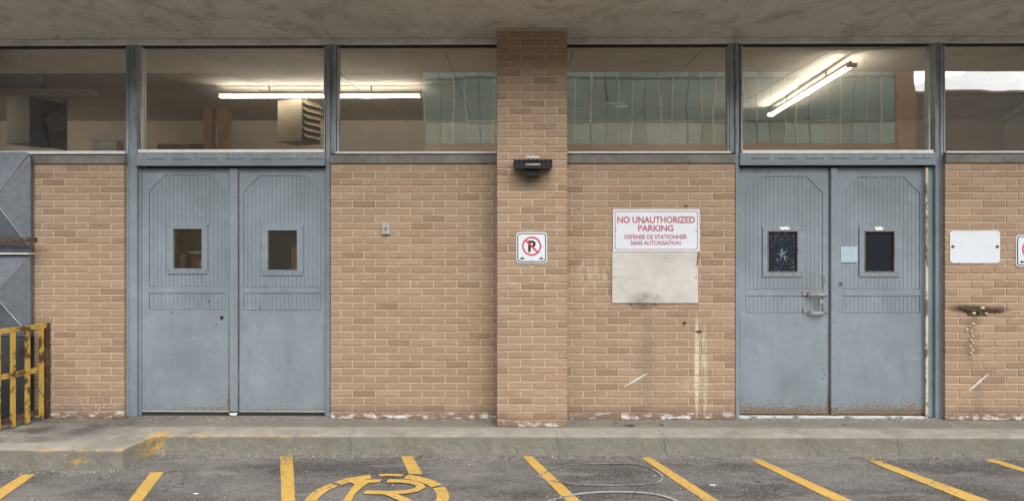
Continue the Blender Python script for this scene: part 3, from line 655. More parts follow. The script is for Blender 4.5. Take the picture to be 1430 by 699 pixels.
# ------------------------------------------------------------ window bays: head rail, panes, sills
ZH = 3.292
YF = .055     # face of the steel posts
hr = thing('window_head_rail', 'long pale metal rail along the top of the windows under the concrete soffit', 'rail')
for a, b in ((-10.5, wx(331, .03)), (wx(331, .03)+.004, px0-.002), (px1+.002, wx(1026, .03)), (wx(1026, .03)+.004, wx(1310, .03)), (wx(1310, .03)+.004, 7.5)):
    B(a, b, .02, .12, ZH+.002, ZS-.003, 'rail_length', M['head'], hr, .003)
    B(a, b, .012, .02, ZS-.012, ZS-.003, 'rail_lip', M['head'], hr)
pm = M['paint_frame']
def window(label, xa, xb, zb, sill=True, sx=None, stops=(1, 1)):
    t = thing('transom_window', label, 'window', 'windows above the doors and brick walls')
    # dark inner frame, pane, bottom strip whitened to carry the reflection on its metal
    f = .012
    B(xa, xb, .085, .14, ZH-f, ZH+.001, 'frame', M['dark'], t)
    B(xa, xa+f, .075, .14, zb+.03, ZH-f, 'frame', M['alu'] if stops[0] else M['dark'], t); B(xb-f, xb, .075, .14, zb+.03, ZH-f, 'frame', M['alu'] if stops[1] else M['dark'], t)
    B(xa+f, xb-f, .105, .111, zb+.028, ZH-f, 'pane', M['glass'], t)
    B(xa-.004, xb+.004, .03, .16, zb, zb+.03, 'bottom_strip', M['white_trim'], t, .002)
    return t
def sill(label, xa, xb):
    t = thing('stone_sill', label, 'sill', 'sills on top of the brick walls'); n = max(1, round((xb-xa)/2.0))
    B(xa, xb, -.012, .19, ZW+.001, 2.309, 'sill_stone', M['sill'], t, .004)
    B(xa, xb, -.002, .03, 2.3095, 2.322, 'sill_lip', M['dark'], t)
    return t
ZB = 2.312; Pl = lambda p: wx(p, YF)
window('wide window at far left above brick with a dark heater and unlit lamp inside', -10.4, Pl(176), ZB+.01)
window('window above the left grey doors with a lit tube and louvred heater inside', Pl(195), Pl(453), ZB+.022)
window('window left of the pillar showing the right end of the lit tube', Pl(470), px0+.0, ZB)
window('window right of the pillar reflecting a green glass building', px1, Pl(1019), ZB)
window('window above the right grey doors with a bright slanting tube lamp', Pl(1036), Pl(1301), ZB+.01)
window('dark window at far right reflecting a strip of white sky', Pl(1320), 7.4, ZB)
sill('grey stone sill over the far left brick wall', -10.5, wx(173)+.01)
sill('grey stone sill over the brick wall left of the pillar', wx(461), px0-.001)
sill('grey stone sill over the sign wall right of the pillar', px1+.001, wx(1027))
sill('grey stone sill over the far right brick wall', wx(1320), 7.5)

# ------------------------------------------------------------ door frames
def door_frame(label, pa, pb, pc, pd, cream=False):
    """posts span pa..pb and pc..pd in photo pixels; the header spans between them"""
    t = thing('door_frame', label, 'door frame')
    xa, xb, xc, xd = (wx(p, YF) for p in (pa, pb, pc, pd))
    for a, b, s in ((xa, xb, 1), (xc, xd, -1)):
        p = B(a, b, YF, .19, 0.0, ZH-.001, 'post', pm, t, .003)
        # raised flange on the outer side and stop on the inner side
        fx = (a-.0, a+.022) if s > 0 else (b-.022, b)
        B(fx[0], fx[1], YF-.012, YF-.0005, 0.0, ZH-.03, 'flange', pm, p, .003)
        ix = (b, b+.02) if s > 0 else (a-(.062 if cream else .02), a)
        B(ix[0], ix[1], YF+.035, .17, 0.003, 2.21, 'door_stop', pm, p, .002)
    h = B(xb+.001, xc-.001, YF-.018, .19, 2.222, 2.333, 'header', pm, t, .004)
    B(xb+.001, xc-.001, YF-.026, YF-.0185, 2.222, 2.238, 'header_lip', pm, h)
    sl_ = MB(); x = xb+.1
    while x < xc-.1: sl_.box(x, x+.16, YF-.0195, YF-.0185, 2.276, 2.281); x += .235
    tag(sl_.build('header_slot', M['dark'], h), kind='stuff')
    B(xb+.021, xc-.021, .16, .19, 2.2, 2.2215, 'head_stop', M['dark'], t)
    return t
door_frame('blue-grey steel frame with tall posts around the left double doors', 177, 191, 455, 461.5)
door_frame('blue-grey steel frame with tall posts around the right double doors, cream strip on its right jamb', 1026.5, 1032, 1306.5, 1316, True)
# upper mullion pieces where the posts widen beside the windows
for pa, pb, lab in ((462, 469, 'narrow grey steel mullion left of the window that shows the end of the lit tube'), (1019, 1026, 'narrow grey steel mullion between the green reflection and the slanting lamp'),):
    tag(B(wx(pa, YF), wx(pb, YF), YF+.005, .16, 2.33, ZH-.001, 'window_mullion', pm, None, .003), lab, 'mullion')

# ------------------------------------------------------------ door leaves
YD = .10
def leaf(label, x0p, x1p, bx0p, bx1p, top, bead, rail, strip, vis, pane_mat, astragal=None, bottom='sweep', rust_side=0):
    """all in photo pixels on the plane of the door: top = y of leaf top, bead = (y0,y1), rail = y1 of the mid rail, strip = y1, vis = outer vision frame (x0,x1,y0,y1)"""
    X = lambda p: wx(p, YD); cx = (x0p+x1p)/2; Z = lambda p: wz(p, cx, YD)
    t = thing('door_leaf', label, 'door', 'grey double door leaves')
    xa, xb = X(x0p)+.002, X(x1p)-.002; z0, z1 = (.044 if bottom == 'sweep' else .026), 2.205; pmn = M['paint']
    vx0, vx1, vz1, vz0 = X(vis[0]), X(vis[1]), Z(vis[2]), Z(vis[3])
    fw = .042; gx0, gx1, gz0, gz1 = vx0+fw, vx1-fw, vz0+fw-.004, vz1-fw+.004
    core = MB()
    core.box(xa, gx0, YD+.012, YD+.05, z0, z1); core.box(gx1, xb, YD+.012, YD+.05, z0, z1)
    core.box(gx0, gx1, YD+.012, YD+.05, z0, gz0); core.box(gx0, gx1, YD+.012, YD+.05, gz1, z1)
    core.build('core', M['paint'], t)
    bx0, bx1 = X(bx0p), X(bx1p); bz1, bz0 = Z(bead[0]), Z(bead[1]); rz = Z(rail); sz = Z(strip); ch = .145
    # face plates (all in one sheet plane, butted)
    B(xa, bx0, YD, YD+.012, sz, z1, 'stile', pmn, t); B(bx1, xb, YD, YD+.012, sz, z1, 'stile', pmn, t)
    MB().box(bx0, bx1, YD, YD+.012, bz1, z1).prism([(bx0, bz1-ch), (bx0+ch, bz1), (bx0, bz1)], YD, YD+.012).prism([(bx1, bz1-ch), (bx1, bz1), (bx1-ch, bz1)], YD, YD+.012).build('top_rail', pmn, t)
    B(bx0, bx1, YD, YD+.012, rz, bz0, 'middle_rail', pmn, t, .002)
    B(xa, xb, YD-.003, YD+.012, z0, sz-.001, 'kick_panel', pmn, t, .002)
    # thin raised moulding outlining the boarded panel
    md = MB(); mw = .006; pts = [(bx0, bz0), (bx1, bz0), (bx1, bz1-ch), (bx1-ch, bz1), (bx0+ch, bz1), (bx0, bz1-ch)]
    bd = MB(); n = round((bx1-bx0)/.036); bw = (bx1-bx0)/n
    def board(a, b, za, zb_l, zb_r):
        gp_ = .0013; yb, yf = YD+.0085, YD+.005
        bd.add([(a+gp_, yf, za), (b-gp_, yf, za), (b-gp_, yf, zb_r), (a+gp_, yf, zb_l), (a+.0004, yb, za), (b-.0004, yb, za), (b-.0004, yb, zb_r), (a+.0004, yb, zb_l)],
               [(0, 1, 2, 3), (0, 3, 7, 4), (1, 5, 6, 2), (2, 6, 7, 3), (0, 4, 5, 1)])
    topz = lambda x: min(bz1, bz1-ch+(x-bx0), bz1-ch+(bx1-x))-.0035
    for i in range(n):
        a, b = bx0+i*bw, bx0+(i+1)*bw
        if i == 0: a += .003
        if i == n-1: b -= .003
        if b > vx0+.004 and a < vx1-.004:
            board(a, b, vz1-.006, topz(a), topz(b)); board(a, b, bz0+.003, vz0+.006, vz0+.006)
        else: board(a, b, bz0+.003, topz(a), topz(b))
        board(a, b, sz+.003, rz-.003, rz-.003)
    tag(bd.build('boards', pmn, t), kind='stuff')
    # vision panel
    v = MB(); y_0, y_1 = YD-.004, YD+.0118
    v.box(vx0, gx0, y_0, y_1, vz0, vz1); v.box(gx1, vx1, y_0, y_1, vz0, vz1); v.box(gx0, gx1, y_0, y_1, vz0, gz0); v.box(gx0, gx1, y_0, y_1, gz1, vz1)
    fr = v.build('window_frame', pmn, t)
    s_ = MB()
    for q in range(3):
        for (sx, sz_) in ((vx0+.018, vz0+.03+q*(vz1-vz0-.06)/2), (vx1-.018, vz0+.03+q*(vz1-vz0-.06)/2), (vx0+.09+q*(vx1-vx0-.18)/2, vz1-.017), (vx0+.09+q*(vx1-vx0-.18)/2, vz0+.017)):
            s_.cyl((sx, y_0-.002, sz_), (sx, y_0+.001, sz_), .005, 8)
    tag(s_.build('screws', M['screw'], fr), kind='stuff')
    rim = MB(); e = .009
    rim.box(gx0, gx0+e, y_0-.003, YD+.03, gz0, gz1); rim.box(gx1-e, gx1, y_0-.003, YD+.03, gz0, gz1); rim.box(gx0+e, gx1-e, y_0-.003, YD+.03, gz0, gz0+e); rim.box(gx0+e, gx1-e, y_0-.003, YD+.03, gz1-e, gz1)
    rim.build('glazing_bead', M['bead'] if bottom == 'rust' else pmn, fr)
    B(gx0+e, gx1-e, YD+.014, YD+.019, gz0+e, gz1-e, 'pane', pane_mat, fr)
    if astragal:
        a, b = X(astragal[0]), X(astragal[1])
        ast = B(a, b, YD-.024, YD-.0035, z0-.004, z1-.002, 'astragal', pmn, t, .003)
        k = MB(); zz = .1
        for zz in (.16, .33, .52, .75, .84, .98, 1.13, 1.17, 1.21, 1.27, 1.5, 1.72, 1.95): k.cyl((b-.018 if astragal[2] else a+.018, YD-.0265, zz), (b-.018 if astragal[2] else a+.018, YD-.023, zz), .0045, 8)
        tag(k.build('screws', M['screw'], ast), kind='stuff')
    if bottom == 'sweep': B(xa, xb, YD-.006, YD+.01, .034, .0435, 'door_sweep', M['alu'], t)
    return t
d1 = leaf('grey door leaf at far left of the left pair, window showing shelved boxes', 198, 321.3, 208, 315, 235, (244, 400), 409, 432, (234, 290, 312, 382), M['glass_l'], (322, 333, True))
d2 = leaf('grey door leaf, right half of the left pair, with plain dark window', 334, 454, 340, 448, 235, (245, 401), 409, 433, (366, 423, 314, 384), M['glass_l'])
d3 = leaf('grey door leaf, left half of the right pair, with scratched black window and handles', 1033, 1157.3, 1041, 1149, 237, (246, 404), 413, 437, (1065, 1121, 316, 386), M['film'], None, 'rust')
d4 = leaf('grey door leaf, right half of the right pair, with black window and pale blue sticker', 1158, 1293, 1176, 1285, 237, (247, 404), 413, 437, (1200, 1256, 316, 386), M['darkfilm'], (1159, 1168, False), 'rust')
def disc(px, py, r, m, parent, name, y=YD-.004, d=.004):
    x, z = wx(px, YD), wz(py, px, YD); return MB().cyl((x, y-d, z), (x, y+.001, z), r, 14).build(name, m, parent)
sm_ = MB(); rs = random.Random(4); sx0, sx1, sz0, sz1 = wx(1074, YD), wx(1113, YD), wz(378, 1094, YD), wz(324, 1094, YD)
def scr(xa, za, xb, zb, w):
    d = Vector((xb-xa, zb-za)); nn = Vector((-d.y, d.x)).normalized()*w
    sm_.add([(xa, YD+.0128, za), (xb-nn.x, YD+.0128, zb-nn.y), (xb+nn.x, YD+.0128, zb+nn.y)], [(0, 1, 2)])
for i in range(64):
    x, z = rs.uniform(sx0, sx1), rs.uniform(sz0, sz1)
    if abs((z-sz0)/(sz1-sz0)-.5) < .12 and rs.random() < .5: continue
    a = rs.choice((.3, .5, .8, -.3))+rs.uniform(-.3, .3); L = rs.uniform(.008, .03); scr(x, z, min(sx1, max(sx0, x+L*math.cos(a))), min(sz1, max(sz0, z+L*math.sin(a))), rs.uniform(.001, .0022))
hx_, hz_ = sx0+.5*(sx1-sx0), sz0+.42*(sz1-sz0)
for i in range(16):
    a = rs.uniform(0, 6.28); L = rs.uniform(.03, .085); scr(hx_+L*math.cos(a), hz_+L*math.sin(a), hx_, hz_, rs.uniform(.002, .005))
tag(sm_.build('scratches', M['scratch'], d3), kind='stuff')
lk = disc(310, 443, .017, M['rusty'], d1, 'keyhole', d=.004); MB().cyl((wx(310, YD), YD-.012, wz(443, 310, YD)), (wx(310, YD), YD-.007, wz(443, 310, YD)), .007, 12).build('lock_plug', M['dark'], lk)
disc(1174, 396, .012, M['rusty'], d4, 'spy_hole')
for px, py in ((1148, 385), (1150, 395), (1151, 387), (1151, 391), (1149, 400), (1054, 240), (1073, 241), (1149, 515), (1151, 523), (1149, 528)): disc(px, py, .005, M['dark'], d3, 'bolt_hole', d=.0015)
for px, py in ((292, 420), (303, 453), (240, 436)): disc(px, py, .006, M['dark'], d1, 'bolt_hole', d=.0025)
for px, py in ((363, 429), (417, 238), (431, 238)): disc(px, py, .006, M['dark'], d2, 'bolt_hole', d=.0025)
# dark box painting the shade in the gap, and bits under left doors
B(wx(198, YD), wx(454, YD), YD+.0, YD+.05, .001, .031, 'threshold', M['dark'], None); tag(bpy.data.objects['threshold'], 'dark strip standing in for the shaded gap under the left double doors', 'threshold')
cp = MB().prism([(wx(321, YD), .028), (wx(323, YD), .008), (wx(331, YD), .006), (wx(333, YD), .03)], YD-.02, YD-.015).build('bent_plate', M['white_trim'], d1)
th = MB(); xa, xb = wx(1032, .05), wx(1292, .05); poly = []
N = 60
for i in range(N+1):
    x = xa+(xb-xa)*i/N; t_ = i/N; w = .022*noise.noise(Vector((i*.35, 1, 0)))+.012*noise.noise(Vector((i*.9, 4, 0))); poly.append((x, .055-w))
poly = poly+[(xb, YD-.006), (xa, YD-.006)]
tag(MB().slab(poly, .001, .016).build('threshold', M['threshold']), 'white paint-flecked threshold strip along the foot of the right doors', 'threshold')
B(wx(1292, .07), wx(1295.5, .07), .06, .075, .002, 2.2, 'weather_strip', M['cream'], bpy.data.objects['door_frame.001'], .002)
# pull handles and padlock on the right pair
def pull(pxa, pxb, pyc, bow):
    h = MB(); X0, X1 = wx(pxa, YD-.01), wx(pxb, YD-.01); Zc = wz(pyc, pxa, YD)
    h.box(X0, X0+.045, YD-.01, YD-.001, Zc-.02, Zc+.02, .002); h.box(X1-.03, X1, YD-.01, YD-.001, Zc-.02, Zc+.02, .002)
    n = 10; vs = []
    for i in range(n+1):
        t_ = i/n; x = X0+.03+(X1-X0-.045)*t_; k = math.sin(math.pi*t_)**.5
        y = YD-.008-.04*k; z = Zc-bow*k
        vs += [(x, y-.004, z-.012), (x, y-.004, z+.012), (x, y+.004, z+.012), (x, y+.004, z-.012)]
    fs = [(4*i+j, 4*i+4+j, 4*i+4+(j+1) % 4, 4*i+(j+1) % 4) for i in range(n) for j in range(4)]
    h.add(vs, fs+[(0, 1, 2, 3), (4*n+3, 4*n+2, 4*n+1, 4*n)]); return h
pull(1121, 1156, 409, .008).build('pull_handle', M['handle'], d3); pull(1122, 1155, 434, .012).build('pull_handle', M['handle'], d3)
pk = thing('padlock', 'old brass padlock hanging on a chain between the two door pulls', 'padlock')
x, z = wx(1146, YD-.04), wz(420, 1146, YD-.04)
MB().box(x-.016, x+.016, YD-.055, YD-.035, z-.022, z+.006, .003).build('lock_body', M['handle'], pk)
sh = MB()
for i in range(10):
    a, b = math.pi*i/10, math.pi*(i+1)/10; sh.cyl((x+.011*math.cos(a), YD-.045, z+.006+.018*math.sin(a)), (x+.011*math.cos(b), YD-.045, z+.006+.018*math.sin(b)), .003, 8)
sh.build('shackle', M['metal'], pk); MB().cyl((x+.008, YD-.04, z-.022), (x+.004, YD-.035, z-.085), .005, 8).build('chain', M['handle'], pk)
# sticker and torn tape
tag(MB().prism(rrect(wx(1174, YD), wx(1197, YD), wz(366, 1185, YD), wz(344, 1185, YD), .006, 3), YD-.003, YD-.0008).build('sticker', M['sticker']), 'pale blue square sticker beside the right black window', 'sticker')
def tape(a, b, y0, y1, lab):
    X = [wx(a, YD)+(wx(b, YD)-wx(a, YD))*t for t in (0, .3, .6, 1)]; z0, z1 = wz(y1, a, YD), wz(y0, a, YD); d = z1-z0
    tag(MB().prism([(X[0]+.005, z0+.2*d), (X[1], z0), (X[2], z0+.15*d), (X[3]-.01, z0+.05*d), (X[3], z0+.7*d), (X[2], z1), (X[1]+.004, z1-.15*d), (X[0], z1-.05*d)], YD-.009, YD-.0065).build('torn_tape', M['paper']), lab, 'tape')
tape(1088, 1103, 316, 321, 'scrap of torn white tape above the scratched black window'); tape(1221, 1233, 316, 322, 'scrap of torn white tape above the plain black window')

# ------------------------------------------------------------ signs
def no_parking(label, pxa, pxb, pya, pyb, Y):
    t = thing('no_parking_sign', label, 'sign', 'small square no parking signs')
    x0, x1 = wx(pxa, Y), wx(pxb, Y); z0, z1 = wz(pyb, pxa, Y), wz(pya, pxa, Y); w = x1-x0; cx = (x0+x1)/2; cz = z0+(z1-z0)*.55
    MB().prism(rrect(x0, x1, z0, z1, w*.11), Y-.006, Y-.001).build('plate', M['signwhite'], t)
    MB().prism(rrect(x0+w*.035, x1-w*.035, z0+w*.035, z1-w*.035, w*.1), Y-.0072, Y-.0061).build('border', M['signblack'], t)
    MB().prism(rrect(x0+w*.065, x1-w*.065, z0+w*.065, z1-w*.065, w*.08), Y-.0084, Y-.0073).build('field', M['signwhite'], t)
    text_obj('P', cx-w*.115, cx+w*.13, cz-w*.19, cz+w*.18, Y-.0092, M['signblack'], t, 'letter', off=.035)
    r = w*.31
    MB().ring(cx, cz, r*.84, r, Y-.0104, Y-.0096, 40).build('ring', M['red'], t)
    d = Vector((math.cos(rad(-45)), math.sin(rad(-45)))); nn = Vector((-d.y, d.x))*r*.09
    a, b = Vector((cx, cz))-d*r*.9, Vector((cx, cz))+d*r*.9
    MB().prism([tuple(a-nn), tuple(b-nn), tuple(b+nn), tuple(a+nn)], Y-.0116, Y-.0106).build('slash', M['red'], t)
    az = z0+w*.15
    for s, ax in ((-1, x0+w*.12), (1, x1-w*.12)):
        pts = [(0, 0), (.085, .06), (.07, .02), (.15, .02), (.15, -.02), (.07, -.02), (.085, -.06)]
        P_ = [(ax-s*p[0]*w, az+p[1]*w) for p in pts]
        if s < 0: P_ = P_[::-1]
        MB().prism(P_, Y-.0092, Y-.0085).build('arrow', M['signblack'], t)
    for zz in (z1-w*.06, z0+w*.06): MB().cyl((cx, Y-.011, zz), (cx, Y-.008, zz), w*.016, 10).build('bolt', M['screw'], t)
    return t
no_parking('small square no parking sign mounted on the brick pillar', 721, 764, 324, 367, PY)
no_parking('small square no parking sign cut by the right edge, on the far right wall', 1418, 1461, 328, 372, 0)
t = thing('parking_sign', 'white sign with faded maroon words NO UNAUTHORIZED PARKING in English and French', 'sign')
Y = -.012; X = lambda p: wx(p, Y); Z = lambda p: wz(p, 916, Y)
B(X(856), X(977), Y, -.001, Z(351), Z(292), 'plate', M['signwhite'], t, .001)
bo = MB(); o_ = rrect(X(858.5), X(974.5), Z(348.5), Z(294.5), .02); i_ = rrect(X(859.5), X(973.5), Z(347.5), Z(295.5), .016); n = len(o_)
bo.add([(x, Y-.0008, z) for x, z in o_]+[(x, Y-.0008, z) for x, z in i_], [(i, (i+1) % n, (i+1) % n+n, i+n) for i in range(n)]); bo.build('border_line', M['maroon'], t)
for s, a, b, c, d in (('NO UNAUTHORIZED', 862, 970.5, 302, 311.5), ('PARKING', 891, 940.5, 314, 323), ('DEFENSE DE STATIONNER', 872, 959.5, 327.5, 333.6), ('SANS AUTORISATION', 880.5, 950.5, 336, 342)):
    text_obj(s, X(a), X(b), Z(d), Z(c), Y-.0009, M['maroon'], t, off=.03)
for a in (860, 972): MB().cyl((X(a), Y-.004, Z(322)), (X(a), Y, Z(322)), .005, 8).build('screw', M['screw'], t)
t = thing('blank_board', 'blank weathered off-white board below the parking sign, soot on its lower edge', 'board')
B(X(855), X(975), -.009, -.001, Z(423), Z(351.5), 'panel', M['board'], t, .001)
for a in (858, 972): MB().cyl((X(a), -.013, Z(387)), (X(a), -.008, Z(387)), .006, 8).build('screw', M['screw'], t)
MB().prism([(X(972.5), Z(372)), (X(974), Z(370)), (X(976), Z(353)), (X(974.5), Z(352)), (X(973.5), Z(362))], -.011, -.0095).build('torn_edge', M['rusty'], t)
t = thing('blank_sign', 'blank white sign with rounded corners and two dark bolts on the right wall', 'sign')
MB().prism(rrect(wx(1327, -.01), wx(1397, -.01), wz(367, 1360, -.01), wz(322, 1360, -.01), .03), -.006, -.001).build('plate', M['signwhite'], t)
for a in (1331, 1393): MB().cyl((wx(a, -.01), -.011, wz(344, 1360)), (wx(a, -.01), -.0055, wz(344, 1360)), .013, 12).build('bolt', M['screw'], t)
# key switch box
t = thing('key_switch', 'small steel key switch box on the wall beside the left doors', 'switch')
kx0, kx1, kz0, kz1 = wx(534), wx(545), wz(327, 540), wz(311, 540)
B(kx0, kx1, -.022, -.001, kz0, kz1, 'box', M['alu'], t, .003)
MB().cyl(((kx0+kx1)/2, -.027, (kz0+kz1)/2), ((kx0+kx1)/2, -.0215, (kz0+kz1)/2), .014, 16).build('key_barrel', M['metal'], t)
MB().cyl(((kx0+kx1)/2, -.029, (kz0+kz1)/2), ((kx0+kx1)/2, -.0272, (kz0+kz1)/2), .007, 12).build('keyhole', M['dark'], t)
for zz in (kz0+.01, kz1-.01): MB().cyl(((kx0+kx1)/2, -.024, zz), ((kx0+kx1)/2, -.0215, zz), .004, 8).build('screw', M['screw'], t)
# flood lamp on the pillar
t = thing('wall_lamp', 'black wide flood lamp mounted high on the brick pillar', 'lamp'); Y = PY-.1
x0, x1 = wx(717, Y), wx(771, Y); zt, zb = wz(220, 743, Y), wz(236, 743, Y); cx = (x0+x1)/2
hd = MB(); h = zt-zb
hd.prism([(x0, zb+.015), (x0+.012, zb), (x1-.012, zb), (x1, zb+.015), (x1, zt-.035), (x1-.03, zt-.025), (x0+.03, zt-.025), (x0, zt-.035)], Y-.035, Y+.09).build('lamp_housing', M['black'], t)
for i in range(9):
    xx = x0+.012+(x1-x0-.024)*i/8; B(xx-.009, xx+.009, Y-.045, Y+.08, zt-.036, zt-.017, 'cooling_fin', M['black'], t, .003)
B(cx-.055, cx+.055, Y-.06, Y-.036, zt-.012, zt+.006, 'top_bracket', M['alu'], t, .002)
B(cx-.06, cx+.06, Y-.037, Y-.0355, zb+.028, zb+.042, 'data_label', M['metal'], t)
B(wx(733, Y), wx(753, Y), Y+.0, PY-.001, wz(246, 743, Y), zb-.0005, 'mounting_box', M['black'], t, .006)
# bolts and stubs in the sign wall
def stub(px, py, w, h, m, lab, name='wall_anchor', d=.02):
    x, z = wx(px), wz(py, px); o = MB().cyl((x, -d, z), (x, .004, z), h/2, 10).box(x-w/2, x+w/2, -.006, .002, z-h/3, z+h/3).build(name, m)
    return tag(o, lab, 'anchor')
stub(956, 450, .022, .022, M['rusty'], 'rusty round bolt in the brick below the blank board')
stub(976, 462, .05, .014, M['dark'], 'dark flat metal stub above the pale vertical stain')
stub(958, 287, .02, .012, M['rusty'], 'small rusty nail above the right end of the parking sign', 'nail')
stub(808, 291, .01, .01, M['rusty'], 'small dark nail between the pillar and the parking sign', 'nail')
for a, b, l in ((509, 331, 'upper left'), (648, 331, 'upper right'), (508, 397, 'lower left'), (648, 398, 'lower right')): stub(a, b, .008, .008, M['dark'], 'tiny dark screw plug, %s of four in the wall left of the pillar' % l, 'screw_plug', .004)
# rusted pipe bracket on the right wall with foam drips
t = thing('pipe_bracket', 'rusty bracket with a stub of pipe and old yellow foam on the far right wall', 'bracket')
zc_ = wz(436, 1365)
B(wx(1351), wx(1378), -.008, -.001, zc_-.022, zc_+.022, 'plate', M['rusty'], t, .002)
B(wx(1347), wx(1400), -.02, -.0085, zc_+.012, zc_+.036, 'bar', M['rusty'], t, .002)
MB().cyl((wx(1365), -.045, zc_), (wx(1365), -.008, zc_), .013, 14).build('pipe_stub', M['rusty'], t)
def blob(mb, x, y, z, rx, rz):
    vs = []; n, k = 9, 5
    for j in range(1, k):
        ph = math.pi*j/k
        for i in range(n):
            th_ = 2*math.pi*i/n; q = 1+.35*noise.noise(Vector((i*.9, j*1.3, x*40+z*50)))
            vs.append((x+rx*q*math.sin(ph)*math.cos(th_), y-.008*q*math.sin(ph)*math.sin(th_), z+rz*q*math.cos(ph)))
    b = len(vs); vs += [(x, y, z+rz), (x, y, z-rz)]
    fs = [(j*n+i, (j+1)*n+i, (j+1)*n+(i+1) % n, j*n+(i+1) % n) for j in range(k-2) for i in range(n)]
    fs += [(b, i, (i+1) % n) for i in range(n)] + [(b+1, (k-2)*n+(i+1) % n, (k-2)*n+i) for i in range(n)]
    mb.add(vs, fs)
fm = MB()
for px, py, rx, rz in ((1371, 430, .022, .016), (1359, 437, .02, .013), (1376, 437, .016, .01)): blob(fm, wx(px), -.012, wz(py, px), rx, rz)
tag(fm.build('foam_lump', M['foam'], t, True), kind='stuff')
fd = MB()
for px, py, rx, rz in ((1359, 452, .017, .012), (1354, 455, .012, .01), (1350, 460, .013, .015), (1356, 463, .007, .02), (1358, 469, .008, .016), (1356, 475, .011, .014), (1359, 479, .007, .01), (1355, 484, .007, .018), (1358, 489, .012, .01), (1356, 493, .009, .014), (1354, 499, .005, .016), (1357, 508, .003, .02)): blob(fd, wx(px), -.002, wz(py, px), rx, rz)
tag(fd.build('foam_drips', M['foam'], None, True), 'trail of pale yellow foam drips running down the brick below the bracket', 'foam', kind='stuff')
# scuffs: thin smears of paint on the brick
def smear(px, py, px2, py2, w, lab):
    a, b = Vector((wx(px), wz(py, px))), Vector((wx(px2), wz(py2, px2))); d = (b-a); nn = Vector((-d.y, d.x)).normalized(); pts = []; N = 14; up, dn = [], []
    for i in range(N+1):
        t_ = i/N; c = a+d*t_; ww = w*(.35+.65*math.sin(math.pi*t_))*(.6+.8*abs(noise.noise(Vector((i*.8, px, 0)))))
        up.append(c+nn*ww); dn.append(c-nn*ww*.8)
    vs = [(p.x, -.0025, p.y) for p in up+dn]
    o = MB().add(vs, [(i, i+1, N+2+i, N+1+i) for i in range(N)]).build('paint_smear', M['chalkwall']); tag(o, lab, 'smear')
M['chalkwall'] = m_simple('pale_smear', (.6, .56, .53), .9, 0, .15, 40)
smear(872, 539, 904, 521, .013, 'pale diagonal paint smear low on the brick under the soot stain')
smear(1352, 546, 1381, 521, .012, 'pale diagonal paint smear low on the far right brick wall')

# ------------------------------------------------------------ galvanised duct and yellow barrier at far left
t = thing('metal_duct', 'large galvanised steel duct with cross-broken panels standing at the left edge', 'duct')
YDu = -.05; xr = wx(42.5, YDu); xl = wx(-39, YDu); xm = (xl+xr)/2
z_top, z_fl, z_b2 = wz(212, 20, YDu), wz(350, 20, YDu), wz(500, 20, YDu)
def xpanel(z0, z1, ax, bx, dep, rnd=0):
    m = MB(); cx, cz = (ax+bx)/2, (z0+z1)/2
    e = .012
    cor = [(ax, z0), (bx, z0), (bx, z1-rnd)] + ([(bx-rnd*.35, z1-rnd*.25), (bx-rnd, z1)] if rnd else []) + [(ax, z1)]
    n = len(cor); vs = [(x, YDu, z) for x, z in cor] + [(cx, YDu-dep, cz)] + [(x, .0 if 0 else -.005, z) for x, z in cor]
    fs = [(i, (i+1) % n, n) for i in range(n)] + [(i, n+1+i, n+1+(i+1) % n, (i+1) % n) for i in range(n)]
    return m.add(vs, fs)
xpanel(z_fl+.02, z_top, xl, xr, .09, .06).build('duct_section', M['galv'], t)
xpanel(wz(469, 20, YDu), z_fl-.03, xl, xr, .08).build('duct_section', M['galv'], t)
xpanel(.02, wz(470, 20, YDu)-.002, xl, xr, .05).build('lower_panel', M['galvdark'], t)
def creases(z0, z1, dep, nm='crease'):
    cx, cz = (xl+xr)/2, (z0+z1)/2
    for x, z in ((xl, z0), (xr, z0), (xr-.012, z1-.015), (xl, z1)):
        MB().cyl((cx, YDu-dep, cz), (x, YDu-.0, z), .006, 6).build(nm, M['galvlight'], t)  # paler ribs put the fold highlights into the colour
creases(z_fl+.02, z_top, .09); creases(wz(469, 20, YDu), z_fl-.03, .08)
for (a, b) in ((xl-.52, xl-.002),): 
    for (c, d, r) in ((z_fl+.02, z_top, 0), (wz(469, 20, YDu), z_fl-.03, 0), (.02, wz(470, 20, YDu)-.002, 0)): xpanel(c, d, a, b, .04).build('duct_section', M['galv'], t)
B(xl-.6, xr+.006, YDu-.04, -.004, z_fl-.03, z_fl-.018, 'flange', M['white_trim'], t, .002); B(xl-.6, xr+.002, YDu-.006, -.004, z_fl-.0175, z_fl+.019, 'joint_band', M['galv'], t, .002)
B(xl-.6, wx(50, -.14), -.155, -.12, wz(338, 25, -.14), wz(331.5, 25, -.14), 'support_bar', M['rusty'], t, .003)
B(wx(2, -.14)-.03, wx(2, -.14)+.0, -.165, -.1555, wz(335, 25, -.14), wz(331, 25, -.14), 'bar_bolt', M['rusty'], t)
